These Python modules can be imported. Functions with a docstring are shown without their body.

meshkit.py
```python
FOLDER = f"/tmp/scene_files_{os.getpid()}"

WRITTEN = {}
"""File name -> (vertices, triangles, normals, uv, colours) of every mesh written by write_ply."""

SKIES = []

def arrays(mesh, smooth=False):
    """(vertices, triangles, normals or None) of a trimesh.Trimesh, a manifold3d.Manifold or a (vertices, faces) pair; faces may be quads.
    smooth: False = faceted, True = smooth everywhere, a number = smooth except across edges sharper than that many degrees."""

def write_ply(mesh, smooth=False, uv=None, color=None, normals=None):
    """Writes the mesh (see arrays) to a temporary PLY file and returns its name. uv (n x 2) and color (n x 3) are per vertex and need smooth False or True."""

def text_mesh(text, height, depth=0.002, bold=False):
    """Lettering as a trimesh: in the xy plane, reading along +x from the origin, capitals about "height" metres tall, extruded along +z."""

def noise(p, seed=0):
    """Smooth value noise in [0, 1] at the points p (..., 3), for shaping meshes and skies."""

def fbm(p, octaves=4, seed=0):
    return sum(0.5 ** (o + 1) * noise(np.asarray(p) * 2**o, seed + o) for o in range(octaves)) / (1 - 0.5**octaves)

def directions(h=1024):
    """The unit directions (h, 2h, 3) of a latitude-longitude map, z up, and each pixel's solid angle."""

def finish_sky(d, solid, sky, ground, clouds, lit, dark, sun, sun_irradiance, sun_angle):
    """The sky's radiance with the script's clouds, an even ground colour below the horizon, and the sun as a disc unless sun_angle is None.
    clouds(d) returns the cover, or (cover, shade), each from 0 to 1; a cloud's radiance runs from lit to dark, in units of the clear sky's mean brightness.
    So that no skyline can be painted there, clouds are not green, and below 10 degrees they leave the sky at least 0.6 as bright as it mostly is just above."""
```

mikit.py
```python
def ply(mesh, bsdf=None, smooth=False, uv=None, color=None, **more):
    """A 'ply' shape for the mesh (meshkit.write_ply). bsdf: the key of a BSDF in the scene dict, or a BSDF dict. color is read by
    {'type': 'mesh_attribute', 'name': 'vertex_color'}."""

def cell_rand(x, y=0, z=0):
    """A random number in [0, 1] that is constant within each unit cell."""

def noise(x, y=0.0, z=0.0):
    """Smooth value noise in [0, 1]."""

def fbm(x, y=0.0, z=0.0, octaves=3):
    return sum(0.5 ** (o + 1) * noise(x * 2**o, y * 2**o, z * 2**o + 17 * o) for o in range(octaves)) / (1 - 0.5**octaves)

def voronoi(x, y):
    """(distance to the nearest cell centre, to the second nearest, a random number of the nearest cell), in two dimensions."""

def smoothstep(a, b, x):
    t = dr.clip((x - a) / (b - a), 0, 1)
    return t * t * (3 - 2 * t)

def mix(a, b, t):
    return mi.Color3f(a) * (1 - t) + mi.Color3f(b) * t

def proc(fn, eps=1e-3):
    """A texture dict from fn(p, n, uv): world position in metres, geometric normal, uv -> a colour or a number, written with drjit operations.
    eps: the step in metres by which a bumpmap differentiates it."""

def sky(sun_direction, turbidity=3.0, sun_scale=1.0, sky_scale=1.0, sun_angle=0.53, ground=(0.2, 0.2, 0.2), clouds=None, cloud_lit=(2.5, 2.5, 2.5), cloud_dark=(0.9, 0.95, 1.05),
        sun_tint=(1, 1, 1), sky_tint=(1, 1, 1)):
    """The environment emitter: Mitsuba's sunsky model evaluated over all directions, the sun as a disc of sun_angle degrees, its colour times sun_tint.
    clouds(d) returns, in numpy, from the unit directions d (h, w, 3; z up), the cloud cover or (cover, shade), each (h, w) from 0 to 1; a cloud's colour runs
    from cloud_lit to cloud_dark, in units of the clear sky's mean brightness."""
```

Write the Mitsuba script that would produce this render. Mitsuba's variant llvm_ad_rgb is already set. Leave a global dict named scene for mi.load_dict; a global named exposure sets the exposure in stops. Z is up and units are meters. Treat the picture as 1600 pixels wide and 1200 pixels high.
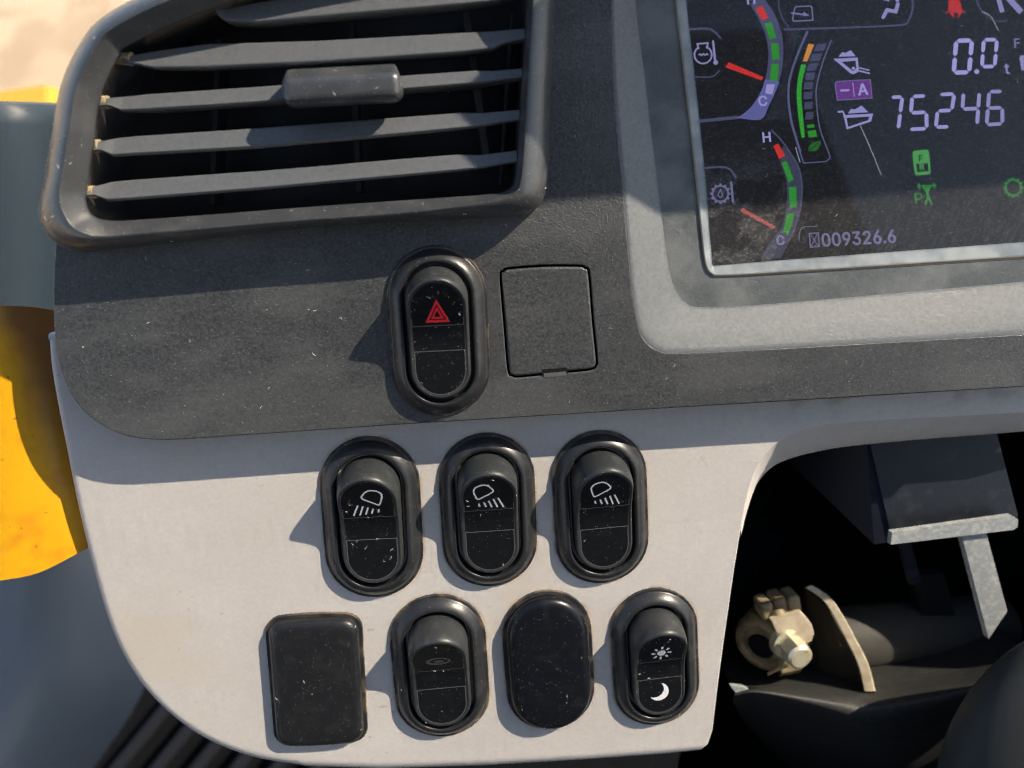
import math, random
import numpy as np, trimesh, drjit as dr, mitsuba as mi
from shapely.geometry import Polygon, LineString
from shapely.ops import unary_union
import mikit, meshkit
from mikit import noise, fbm, smoothstep, mix, proc, cell_rand

# ------------------------------------------------------------------ camera, sun, exposure
FPX = 1186.0                       # focal length in pixels of a 1600 px wide picture
FOOT = (-0.08, 0.22)               # where the dash normal through the eye meets the picture
ROLL = math.radians(3.6)
DIST = 0.237                       # metres from eye to the switch panel
TILT = math.radians(50)            # dash slope from horizontal
SEAT = np.array([0.0, 0.0, 2.9])   # the panel stands this high above the ground outside

_n = np.array([-FOOT[0], -FOOT[1], 1.0]); _n /= np.linalg.norm(_n)
_o = np.array([0, 0, -DIST])
_e = np.array([math.cos(ROLL), math.sin(ROLL), 0.0]); _ex = _e - _n * (_e @ _n); _ex /= np.linalg.norm(_ex)
RC = np.stack([_ex, np.cross(_n, _ex), _n])            # camera axes -> dash axes (x right, y up the dash, z out of it)
M = np.array([[1, 0, 0], [0, math.cos(TILT), -math.sin(TILT)], [0, math.sin(TILT), math.cos(TILT)]])   # dash axes -> world
EYE = RC @ (-_o)
to_w = lambda p: np.asarray(p, float) @ M.T + SEAT
VIEW, UP = M @ (RC @ np.array([0, 0, -1.0])), M @ (RC @ np.array([0, 1.0, 0]))
EYEW = to_w(EYE)

scene, labels = {}, {}
scene['camera'] = {'type': 'thinlens', 'fov': 2 * math.degrees(math.atan(800 / FPX)), 'fov_axis': 'x', 'aperture_radius': 0.0015,
                   'focus_distance': 0.236, 'near_clip': 0.01, 'far_clip': 3000.0,
                   'to_world': mi.ScalarTransform4f().look_at(origin=EYEW.tolist(), target=(EYEW + VIEW).tolist(), up=UP.tolist())}
SUN_L = np.array([0.66, 0.62, 0.40])
SUN = M @ (SUN_L / np.linalg.norm(SUN_L))
scene['sky_light'] = mikit.sky(SUN.tolist(), turbidity=3, sky_scale=1.4, sun_tint=(0.95, 1.0, 1.06), sky_tint=(1.28, 1.02, 0.82))
exposure = 2.4
GAIN = 2.0 ** exposure

# ------------------------------------------------------------------ helpers (millimetres in dash axes)
def px(pts, h):
    """Points on the dash, h mm proud of the switch panel, that were measured in the photograph."""
    pts = np.atleast_2d(np.asarray(pts, float)); h = np.broadcast_to(np.asarray(h, float), (len(pts),)) / 1000
    r = np.stack([(pts[:, 0] - 800) / FPX, (600 - pts[:, 1]) / FPX, -np.ones(len(pts))], 1)
    t = (_o @ _n + h) / (r @ _n)
    return (r * t[:, None] - _o) @ RC.T * 1000

def world(mesh):
    m = trimesh.Trimesh(to_w(np.asarray(mesh.vertices) / 1000), mesh.faces, process=False)
    return m

MESH = {}
def obj(key, mesh, bsdf, smooth=35, label=None, cat=None, group=None, kind=None, parent=None, emit=None):
    name = key if parent is None else parent + '__' + key
    base, k = name, 0
    while name in scene:
        k += 1; name = f'{base}_{k:03d}'
    MESH[name] = mesh
    more = {'emitter': {'type': 'area', 'radiance': {'type': 'rgb', 'value': list(emit)}}} if emit is not None else {}
    scene[name] = mikit.ply(world(mesh), bsdf, smooth=smooth, **more)
    d = {}
    if label: d['label'] = label
    if cat: d['category'] = cat
    if group: d['group'] = group
    if kind: d['kind'] = kind
    if d: labels[name] = d
    return name

def thing(key, label, cat, group=None):
    name, k = key, 0
    while name in labels:
        k += 1; name = f'{key}_{k:03d}'
    labels[name] = {'label': label, 'category': cat}
    if group: labels[name]['group'] = group
    return name

def curve(pts, closed=True, n=6):
    """Catmull-Rom through the points."""
    p = np.asarray(pts, float)
    q = np.vstack([p[-1], p, p[:2]]) if closed else np.vstack([2 * p[0] - p[1], p, 2 * p[-1] - p[-2]])
    out = []
    for i in range(len(q) - 3):
        a, b, c, d = q[i:i + 4]
        for t in np.arange(n) / n:
            out.append(0.5 * (2 * b + (c - a) * t + (2 * a - 5 * b + 4 * c - d) * t * t + (3 * b - a - 3 * c + d) * t ** 3))
    if not closed: out.append(p[-1])
    return np.array(out)

def fix(m):
    m.merge_vertices(digits_vertex=6)
    m.update_faces(m.nondegenerate_faces(height=1e-9))
    return m

def loft(loops, closed=True, cap0=False, cap1=False):
    n, v, f = len(loops[0]), np.vstack(loops), []
    last = n if closed else n - 1
    for k in range(len(loops) - 1):
        i = np.arange(last); j = (i + 1) % n
        a, b, c, d = k * n + i, k * n + j, (k + 1) * n + j, (k + 1) * n + i
        f += [np.stack([a, b, c], 1), np.stack([a, c, d], 1)]
    for flag, k in ((cap0, 0), (cap1, len(loops) - 1)):
        if flag:
            c = len(v); v = np.vstack([v, loops[k].mean(0)]); i = np.arange(n); j = (i + 1) % n
            t = np.stack([k * n + i, k * n + j, np.full(n, c)], 1)
            f.append(t[:, ::-1] if k == 0 else t)
    return trimesh.Trimesh(v, np.vstack(f), process=False)

def ccw(p):
    p = np.asarray(p, float)
    x, y = p[:, 0], p[:, 1]
    return p if (x * np.roll(y, -1) - y * np.roll(x, -1)).sum() > 0 else p[::-1]

def inset(p, d):
    """Loop of 2-D points moved d to its left-hand side (inward for counter-clockwise)."""
    t = np.roll(p, -1, 0) - np.roll(p, 1, 0); t /= np.linalg.norm(t, axis=1, keepdims=True) + 1e-12
    return p + np.stack([-t[:, 1], t[:, 0]], 1) * np.broadcast_to(d, (len(p),))[:, None]

def cap(outer, holes, zf, flip=False):
    v, f = trimesh.creation.triangulate_polygon(Polygon(outer, holes), engine='earcut')
    v = np.column_stack([v, [zf(*q) if callable(zf) else zf for q in v]])
    nrm = np.cross(v[f[:, 1]] - v[f[:, 0]], v[f[:, 2]] - v[f[:, 0]])[:, 2]
    f = np.where(((nrm < 0) ^ flip)[:, None], f[:, ::-1], f)
    return trimesh.Trimesh(v, f, process=False)

def slab(outer, z0, z1, bevel=0.6, holes=(), hole_bevel=0.4, steps=4):
    """A plate with rounded upper edges; outer and holes are 2-D loops in mm; bevel may be one number per vertex."""
    parts, tops = [], []
    for k, loop in enumerate([outer, *holes]):
        p = ccw(loop) if k == 0 else ccw(loop)[::-1]
        b = bevel if k == 0 else hole_bevel
        b = np.broadcast_to(b, (len(p),))
        loops = [np.column_stack([p, np.full(len(p), z0)])]
        for s in range(steps + 1):
            a = s / steps * math.pi / 2
            loops.append(np.column_stack([inset(p, b * (1 - math.cos(a))), z1 - b * (1 - math.sin(a))]))
        parts.append(loft(loops)); tops.append(loops[-1][:, :2])
    parts.append(cap(tops[0], tops[1:], z1))
    return fix(trimesh.util.concatenate(parts))

def box(c, s, r=0.0):
    """Box with rounded edges (hull of eight balls)."""
    if r <= 0: return trimesh.creation.box(s, transform=trimesh.transformations.translation_matrix(c))
    b = trimesh.creation.icosphere(subdivisions=2, radius=r).vertices
    h = np.array(s) / 2 - r
    v = np.vstack([b + np.array([x, y, z]) * h for x in (-1, 1) for y in (-1, 1) for z in (-1, 1)])
    return trimesh.convex.convex_hull(v + np.array(c))

def hull(v): return trimesh.convex.convex_hull(np.asarray(v, float))

def tube(a, b, ra, rb=None, n=28, capped=True):
    a, b = np.asarray(a, float), np.asarray(b, float); rb = ra if rb is None else rb
    d = (b - a) / np.linalg.norm(b - a); u = np.cross(d, [0.3, 0.9, 0.2]); u /= np.linalg.norm(u); w = np.cross(d, u)
    t = np.arange(n) * 2 * math.pi / n
    l = [c + r * (np.cos(t)[:, None] * u + np.sin(t)[:, None] * w) for c, r in ((a, ra), (b, rb))]
    m = loft(l, cap0=capped, cap1=capped)
    if m.volume < 0: m.invert()
    return m
def frame(m, c, ax, ay, az=(0, 0, 1)):
    v = np.asarray(m.vertices) @ np.stack([ax, ay, az]) + np.asarray(c)
    f = m.faces if np.linalg.det(np.stack([ax, ay, az])) > 0 else m.faces[:, ::-1]
    return trimesh.Trimesh(v, f, process=False)

def polys(g): return [p for p in getattr(g, 'geoms', [g]) if p.geom_type == 'Polygon' and p.area > 1e-6]

def prism(g, zf, t=0.12):
    """Shapely shape in mm as a thin plate whose top lies t above zf(x, y)."""
    out = []
    for p in polys(g):
        p = p.simplify(0.01)
        if p.area < 1e-4: continue
        loops = [np.array(r.coords)[:-1] for r in (p.exterior, *p.interiors)]
        z = (lambda x, y: zf(x, y) + t) if callable(zf) else zf + t
        out.append(cap(loops[0], loops[1:], z))
        for k, l in enumerate(loops):
            l = ccw(l) if k == 0 else ccw(l)[::-1]
            zt = np.array([z(*q) if callable(z) else z for q in l])
            out.append(loft([np.column_stack([l, zt - t - 0.1]), np.column_stack([l, zt])]))
    return trimesh.util.concatenate(out)

def pxshape(g, h):
    """Shapely shape in picture pixels -> the same shape in mm on the plane h."""
    from shapely import transform
    return transform(g, lambda a: px(a, h)[:, :2])

def line(pts, w, smooth=False, cap_style=2):
    p = curve(pts, False, 8) if smooth else pts
    return LineString(p).buffer(w / 2, cap_style=cap_style, join_style=2 if not smooth else 1)

def glyph(text, origin, height, ex=(0.9965, -0.083), ey=(-0.10, -0.995), bold=True, width=None):
    """Lettering as a shapely shape in picture pixels (or any 2-D units)."""
    m = meshkit.text_mesh(text, 1.0, 0.1, bold)
    v, f = np.asarray(m.vertices), np.asarray(m.faces)
    ft = f[(v[f][:, :, 2].min(1) > 0.05)]
    tris = [Polygon(v[t][:, :2]) for t in ft]
    g = unary_union([t.buffer(0.004) for t in tris if t.area > 1e-9])
    x0, _, x1, _ = g.bounds
    s = height if width is None else width / (x1 - x0)
    from shapely import transform
    ex, ey, origin = np.array(ex), np.array(ey), np.array(origin)
    return transform(g, lambda a: origin + np.outer((a[:, 0] - x0) * s, ex) + np.outer(a[:, 1] * height, ey))

def up_(m):
    if m.face_normals[:, 2].mean() < 0: m.invert()
    return m

# ------------------------------------------------------------------ materials
def rgb(*c): return {'type': 'rgb', 'value': list(c)}
NW = (M @ np.array([0, 0, 1.0])).tolist(); XW = (M @ np.array([1.0, 0, 0])).tolist(); YW = (M @ np.array([0, 1.0, 0])).tolist()
def local(p):
    q = p - mi.Point3f(*SEAT.tolist())
    return [(q.x * a[0] + q.y * a[1] + q.z * a[2]) * 1000 for a in (XW, YW, NW)]       # mm in dash axes

def mat(name, base, rough=0.5, bump=None, eps=4e-5, **more):
    b = {'type': 'principled', 'base_color': proc(base) if callable(base) else rgb(*base), 'roughness': proc(rough) if callable(rough) else rough, **more}
    if bump: b = {'type': 'bumpmap', 'arbitrary': proc(bump, eps), 'scale': 1.0, 'bsdf': b}
    scene[name] = b if more.get('_one') else {'type': 'twosided', 'bsdf': b}
    return name

def grain(size, amp, amp2=0.0, size2=3.0):
    """Moulded leather-like grain: size in mm, relief in mm."""
    def f(p, n, uv):
        x, y, z = p.x * 1000, p.y * 1000, p.z * 1000
        g = noise(x / size, y / size, z / size) * 0.65 + noise(x / size * 2.1 + 7, y / size * 2.1, z / size * 2.1) * 0.35
        if amp2: g = g + noise(x / size2, y / size2, z / size2) * (amp2 / amp)
        return g * (amp / 1000)
    return f

SEATS = []
def beige(p, n, uv):
    x, y, z = p.x * 1000, p.y * 1000, p.z * 1000
    big = fbm(x / 26, y / 26, z / 26, 3); fine = noise(x / 2.2, y / 2.2, z / 2.2)
    c = mix((0.445, 0.42, 0.395), (0.505, 0.482, 0.457), big) * (0.955 + 0.09 * noise(x / 0.8, y / 0.8, z / 0.8))
    c = mix(c, (0.45, 0.40, 0.33), smoothstep(0.60, 0.80, fbm(x / 40 + 5, y / 40, z / 40, 4)) * 0.5)
    lx, ly, lz = local(p)
    scuff = smoothstep(0.62, 0.72, noise(lx / 1.3, ly / 9.0, 3.0)) * smoothstep(0.55, 0.75, noise(lx / 18, ly / 14, 9.0))
    c = mix(c, (0.25, 0.23, 0.21), scuff * 0.05)
    c = mix(c, (0.22, 0.18, 0.15), smoothstep(0.86, 0.90, noise(x / 1.7 + 3, y / 1.7, z / 1.7)) * 0.35 * smoothstep(0.5, 0.7, big))
    ringd = mi.Float(99.0)
    for (cx, cy, ux_, uy_, rr_, hh_) in SEATS:                         # dust packed round each switch
        qx = (lx - cx) * ux_ + (ly - cy) * uy_; qy = -(lx - cx) * uy_ + (ly - cy) * ux_
        ringd = dr.minimum(ringd, dr.sqrt(dr.square(qx) + dr.square(dr.maximum(abs(qy) - hh_, 0.0))) - rr_)
    packed = (1 - smoothstep(0.2, 1.1, ringd)) * smoothstep(0.35, 0.6, fbm(lx / 4, ly / 4, 6.0, 3))
    c = mix(c, (0.36, 0.27, 0.17), packed * 0.55)
    grime = smoothstep(0.45, 0.70, fbm(lx / 7, ly / 4, 2.0, 4)) * smoothstep(70.0, 100.0, lx) * smoothstep(-22.0, -12.0, ly)
    return mix(c, (0.20, 0.19, 0.18), grime * 0.5)
mat('beige_plastic', beige, 0.55, grain(0.48, 0.13), specular=0.35)

def charcoal(p, n, uv):
    x, y, z = p.x * 1000, p.y * 1000, p.z * 1000
    lx, ly, lz = local(p)
    c = mi.Color3f(0.041, 0.043, 0.045) * (0.55 + 0.9 * noise(x / 0.58, y / 0.58, z / 0.58))
    d = smoothstep(0.42, 0.70, fbm(lx / 30, ly / 12, 1.0, 4))
    smear = smoothstep(0.45, 0.75, fbm((lx + ly * 0.5) / 25, (ly - lx * 0.25) / 5, 4.0, 4)) * smoothstep(-20.0, -70.0, lx)
    c = mix(c, (0.13, 0.135, 0.135), d * 0.20 + smear * 0.08)
    sp = smoothstep(0.80, 0.92, noise(x / 0.42 + 11, y / 0.42, z / 0.42))
    return mix(c, (0.22, 0.22, 0.22), sp * 0.35)
mat('charcoal_plastic', charcoal, 0.42, grain(0.42, 0.18), specular=0.65)

def silver(p, n, uv):
    x, y, z = p.x * 1000, p.y * 1000, p.z * 1000
    return mix((0.135, 0.145, 0.15), (0.18, 0.19, 0.195), noise(x / 0.75, y / 0.75, z / 0.75))
mat('silver_plastic', silver, 0.42, grain(0.45, 0.10), metallic=0.1)

def slate(p, n, uv):
    x, y, z = p.x * 1000, p.y * 1000, p.z * 1000
    return mix((0.070, 0.082, 0.086), (0.18, 0.19, 0.19), smoothstep(0.35, 0.75, fbm(x / 10, y / 10, z / 10, 4)) * 0.6 + 0.25 * noise(x / 0.4, y / 0.4, z / 0.4))
mat('slate_plastic', slate, 0.45, grain(0.6, 0.12))

def dusted(base, dust, lo, hi, k, size=6.0):
    def f(p, n, uv):
        x, y, z = p.x * 1000, p.y * 1000, p.z * 1000
        d = smoothstep(lo, hi, fbm(x / size, y / size, z / size, 4))
        d = d * k + smoothstep(0.82, 0.93, noise(x / 0.5, y / 0.5, z / 0.5)) * 0.12
        return mix(base, dust, d)
    return f
_vd = dusted((0.036, 0.039, 0.044), (0.15, 0.15, 0.145), 0.42, 0.78, 0.16)
def ventcol(p, n, uv):
    lx, ly, lz = local(p)
    t = (1 - smoothstep(13.6, 15.2, lz)) * smoothstep(-112.0, -122.0, lx) * smoothstep(-8.0, -2.0, lz) * (0.5 + 0.5 * noise(lx / 0.6, ly / 0.6, lz / 0.6))
    return mix(_vd(p, n, uv), (0.34, 0.28, 0.20), t * 0.8)
mat('vent_plastic', ventcol, 0.34, grain(0.9, 0.010), specular=0.9)

def slatcol(p, n, uv):
    x, y, z = p.x * 1000, p.y * 1000, p.z * 1000
    lx, ly, lz = local(p)
    d = noise(x / 0.5, y / 0.5, z / 0.5) * 0.22
    tan = smoothstep(-106.0, -118.0, lx) * (0.6 + 0.5 * noise(x / 1.2, y / 1.2, z / 1.2))
    return mix(mix((0.078, 0.086, 0.093), (0.19, 0.18, 0.18), d), (0.34, 0.28, 0.20), tan * 0.8)
mat('slat_plastic', slatcol, 0.42, grain(0.8, 0.012))
mat('duct_plastic', (0.016, 0.017, 0.019), 0.6)

def bezel(p, n, uv):
    x, y, z = p.x * 1000, p.y * 1000, p.z * 1000
    lx, ly, lz = local(p)
    h = dr.select(lz > 10.2, lz - 11.0, lz)
    low = (1 - smoothstep(0.9, 1.4, h)) * smoothstep(0.45, 0.65, fbm(x / 5, y / 5, z / 5, 3)) * (0.4 + 0.6 * noise(x / 0.5, y / 0.5, z / 0.5))
    c = mix((0.018, 0.019, 0.021), (0.05, 0.05, 0.05), smoothstep(0.5, 0.8, fbm(x / 4, y / 4, z / 4, 3)) * 0.3)
    return mix(c, (0.36, 0.27, 0.17), low * (0.40 + 0.4 * smoothstep(-76.0, -82.0, ly)))
mat('switch_black', bezel, 0.34, grain(0.5, 0.006), specular=0.5)
mat('rocker_black', dusted((0.025, 0.028, 0.030), (0.10, 0.10, 0.10), 0.5, 0.85, 0.2, 3.0), 0.42, grain(0.5, 0.01), specular=0.45)
mat('pad_black', dusted((0.007, 0.008, 0.010), (0.05, 0.05, 0.05), 0.5, 0.9, 0.08, 3.0), 0.28, specular=0.2)
mat('blank_black', dusted((0.011, 0.012, 0.014), (0.06, 0.06, 0.06), 0.45, 0.85, 0.15, 3.0), 0.36, grain(0.6, 0.035), specular=0.4)
mat('plug_black', dusted((0.005, 0.006, 0.009), (0.05, 0.05, 0.05), 0.5, 0.9, 0.12, 3.0), 0.30, grain(0.5, 0.004), specular=0.35)
mat('print_white', (0.72, 0.72, 0.74), 0.5)
mat('print_red', (0.62, 0.02, 0.035), 0.45)
mat('print_smudge', (0.075, 0.075, 0.08), 0.35)
mat('edge_grey', (0.09, 0.09, 0.09), 0.5)
mat('dirt_tan', (0.36, 0.28, 0.18), 0.9)
mat('lint_white', (0.68, 0.68, 0.66), 0.8)
mat('lcd_black', (0.012, 0.013, 0.015), 0.6, specular=0.1)
mat('lcd_print', (0.02, 0.02, 0.02), 0.6, specular=0.1)
mat('rim_plastic', dusted((0.16, 0.19, 0.21), (0.34, 0.37, 0.38), 0.35, 0.75, 0.7, 7.0), 0.3, specular=0.6)
mat('hull_trim', (0.026, 0.042, 0.060), 0.45, specular=0.35)
mat('sill_sky_blue', (0.40, 0.49, 0.60), 0.36, metallic=0.45)  # reflected sky is put into this blue-grey base colour
mat('mat_rib', (0.024, 0.027, 0.036), 0.6, specular=0.1)
mat('vane_plastic', (0.06, 0.06, 0.062), 0.5)
mat('black_rubber', (0.025, 0.026, 0.03), 0.6)

def yellow(p, n, uv):
    x, y, z = p.x * 1000, p.y * 1000, p.z * 1000
    lx, ly, lz = local(p)
    rust = smoothstep(0.45, 0.70, fbm(x / 9, y / 9, z / 9, 4) + 0.35 * smoothstep(-62.0, -72.0, ly) )
    c = mix((0.62, 0.305, 0.005), (0.68, 0.36, 0.008), fbm(x / 20, y / 20, z / 20))
    c = mix(c, (0.52, 0.17, 0.012), rust * 0.55)
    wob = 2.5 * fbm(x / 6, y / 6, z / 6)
    painted_shade = dr.clip(smoothstep(-152.0, -140.0, lx + wob) * smoothstep(-35.0, 20.0, ly) + 0.6 * smoothstep(22.0, 33.0, ly + wob), 0, 1)  # shade along the top and right edge, painted into the guard colour
    c = mix(c, (0.13, 0.05, 0.022), painted_shade * 0.85)
    return mix(c, (0.12, 0.07, 0.03), smoothstep(0.90, 0.94, noise(x / 1.4, y / 1.4, z / 1.4)) * 0.5)
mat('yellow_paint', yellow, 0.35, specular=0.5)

def zinc(p, n, uv):
    x, y, z = p.x * 1000, p.y * 1000, p.z * 1000
    d = smoothstep(0.35, 0.7, fbm(x / 4, y / 4, z / 4, 4))
    return mix((0.34, 0.28, 0.16), (0.18, 0.14, 0.085), d)
mat('zinc_dusty_shaded', zinc, 0.55, grain(0.7, 0.10), metallic=0.15)  # base colour darkened to carry the shade on the clamp
mat('yellow_far', (0.72, 0.46, 0.06), 0.5)
mat('zinc_bright', dusted((0.82, 0.76, 0.55), (0.45, 0.36, 0.2), 0.5, 0.8, 0.6, 3.0), 0.28, metallic=0.6)
mat('steel_black', dusted((0.012, 0.015, 0.021), (0.12, 0.13, 0.14), 0.55, 0.85, 0.10, 4.0), 0.4, grain(0.4, 0.02), specular=0.3)
mat('steel_edge', dusted((0.24, 0.26, 0.265), (0.42, 0.41, 0.39), 0.4, 0.7, 0.6, 1.5), 0.5, grain(0.5, 0.05))
mat('shroud_black', dusted((0.026, 0.027, 0.027), (0.09, 0.088, 0.085), 0.45, 0.8, 0.12, 2.0), 0.55, grain(0.5, 0.03), specular=0.3)
mat('wheel_black', (0.030, 0.033, 0.034), 0.6, specular=0.2)
mat('cavity_black', (0.010, 0.011, 0.014), 0.9, specular=0.05)
mat('tube_black', (0.055, 0.055, 0.05), 0.6, specular=0.2)
mat('plate_dark', (0.055, 0.046, 0.032), 0.6, specular=0.2)
mat('collar_black', (0.014, 0.014, 0.015), 0.6, specular=0.15)
mat('steel_side', (0.012, 0.015, 0.024), 0.4, specular=0.12)
mat('zinc_tan_lit', dusted((0.46, 0.40, 0.29), (0.34, 0.27, 0.18), 0.4, 0.7, 0.7, 3.0), 0.55)  # lighter zinc copy with the sunlight on the plates in its colour

def sand(p, n, uv):
    c = mix((0.40, 0.30, 0.20), (0.50, 0.40, 0.28), fbm(p.x * 0.9, p.y * 0.9, 1.0, 4))
    return mix(c, (0.30, 0.21, 0.13), smoothstep(0.55, 0.75, fbm(p.x * 2.5, p.y * 2.5, 4.0, 3)) * 0.5)
mat('sand_ground', sand, 0.9)

# ------------------------------------------------------------------ the setting outside
g = trimesh.Trimesh([[-900, -900, 0], [900, -900, 0], [900, 900, 0], [-900, 900, 0]], [[0, 1, 2], [0, 2, 3]], process=False)
scene['ground'] = mikit.ply(g, 'sand_ground'); labels['ground'] = {'label': 'sunlit sandy ground outside the cab', 'kind': 'structure'}

def block(key, lo, hi, bsdf, label):
    lo, hi = np.array(lo) + SEAT, np.array(hi) + SEAT
    m = trimesh.creation.box(hi - lo, transform=trimesh.transformations.translation_matrix((lo + hi) / 2))
    scene[key] = mikit.ply(m, bsdf); labels[key] = {'label': label, 'kind': 'structure'}
mat('cab_grey', (0.07, 0.07, 0.072), 0.7, specular=0.2)
block('cab_floor', (-0.78, -0.95, -0.86), (0.78, 0.75, -0.80), 'cab_grey', 'dark floor of the cab')
block('added_rear_wall', (-0.78, -1.0, -0.80), (0.78, -0.95, 1.35), 'cab_grey', 'unseen dark rear wall of the cab, added to block sky and ground light')  # out of view; added and made tall to darken reflections in the glass
block('added_left_wall', (-0.80, -0.95, -0.80), (-0.75, 0.10, -0.10), 'cab_grey', 'unseen low left wall of the cab, added to cut ground bounce')  # out of view; added to keep light from the ground off the dash
block('added_right_wall', (0.75, -0.95, -0.80), (0.80, 0.75, -0.10), 'cab_grey', 'unseen low right wall of the cab, added to cut ground bounce')  # out of view; added against ground bounce like the left one

# ------------------------------------------------------------------ upper dash panel (charcoal), with the monitor surround
HD = 11.0                                                   # how far it stands proud of the switch panel
VIN = [(135, 316), (160, 343), (250, 341), (500, 322), (690, 309), (766, 303), (796, 295), (807, 268), (815, 150), (825, 0), (832, -110), (826, -128), (800, -128),
       (600, -72), (430, -20), (300, 26), (200, 72), (186, 88), (158, 148), (150, 200), (140, 270)]
VOUT = [(64, 345), (112, 389), (215, 385), (480, 356), (690, 343), (784, 339), (834, 326), (853, 284), (858, 160), (866, 0), (872, -130), (858, -178), (800, -182),
        (570, -120), (390, -62), (240, -14), (160, 28), (126, 68), (97, 130), (84, 200), (72, 270)]
MO = [(957, -140), (957, 0), (962, 150), (975, 300), (986, 430), (994, 490), (1004, 526), (1026, 546), (1060, 551), (1200, 545), (1600, 522), (1720, 515), (1720, -140)]
MI = [(992, -140), (993, 0), (1005, 100), (1020, 230), (1040, 380), (1050, 440), (1064, 466), (1092, 480), (1200, 475), (1600, 440), (1720, 430), (1720, -140)]
def smooth_open(p, n=6, straight=2):
    c = curve(p[:-straight], False, n)
    return np.vstack([c, p[-straight:]])
cover_px = [(783, 434), (787, 424), (797, 420), (852, 416), (903, 416), (914, 419), (920, 428), (926, 500), (932, 560), (931, 570), (922, 577), (870, 582), (812, 588), (801, 586), (795, 578), (789, 510)]
dark_px = curve([(96, 330), (86, 385), (83, 440), (84, 510), (93, 572), (116, 625), (152, 660), (196, 681), (250, 688), (320, 685)], False, 5)
dark_px = np.vstack([dark_px, [(600, 665.5), (1000, 641), (1400, 617), (1720, 597), (1720, 530)]])
mo = smooth_open(MO, 6, 3)
dark_outer = np.vstack([dark_px[:-1], mo[::-1][2:] if False else np.array([(1720, 515)]), ])
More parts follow.
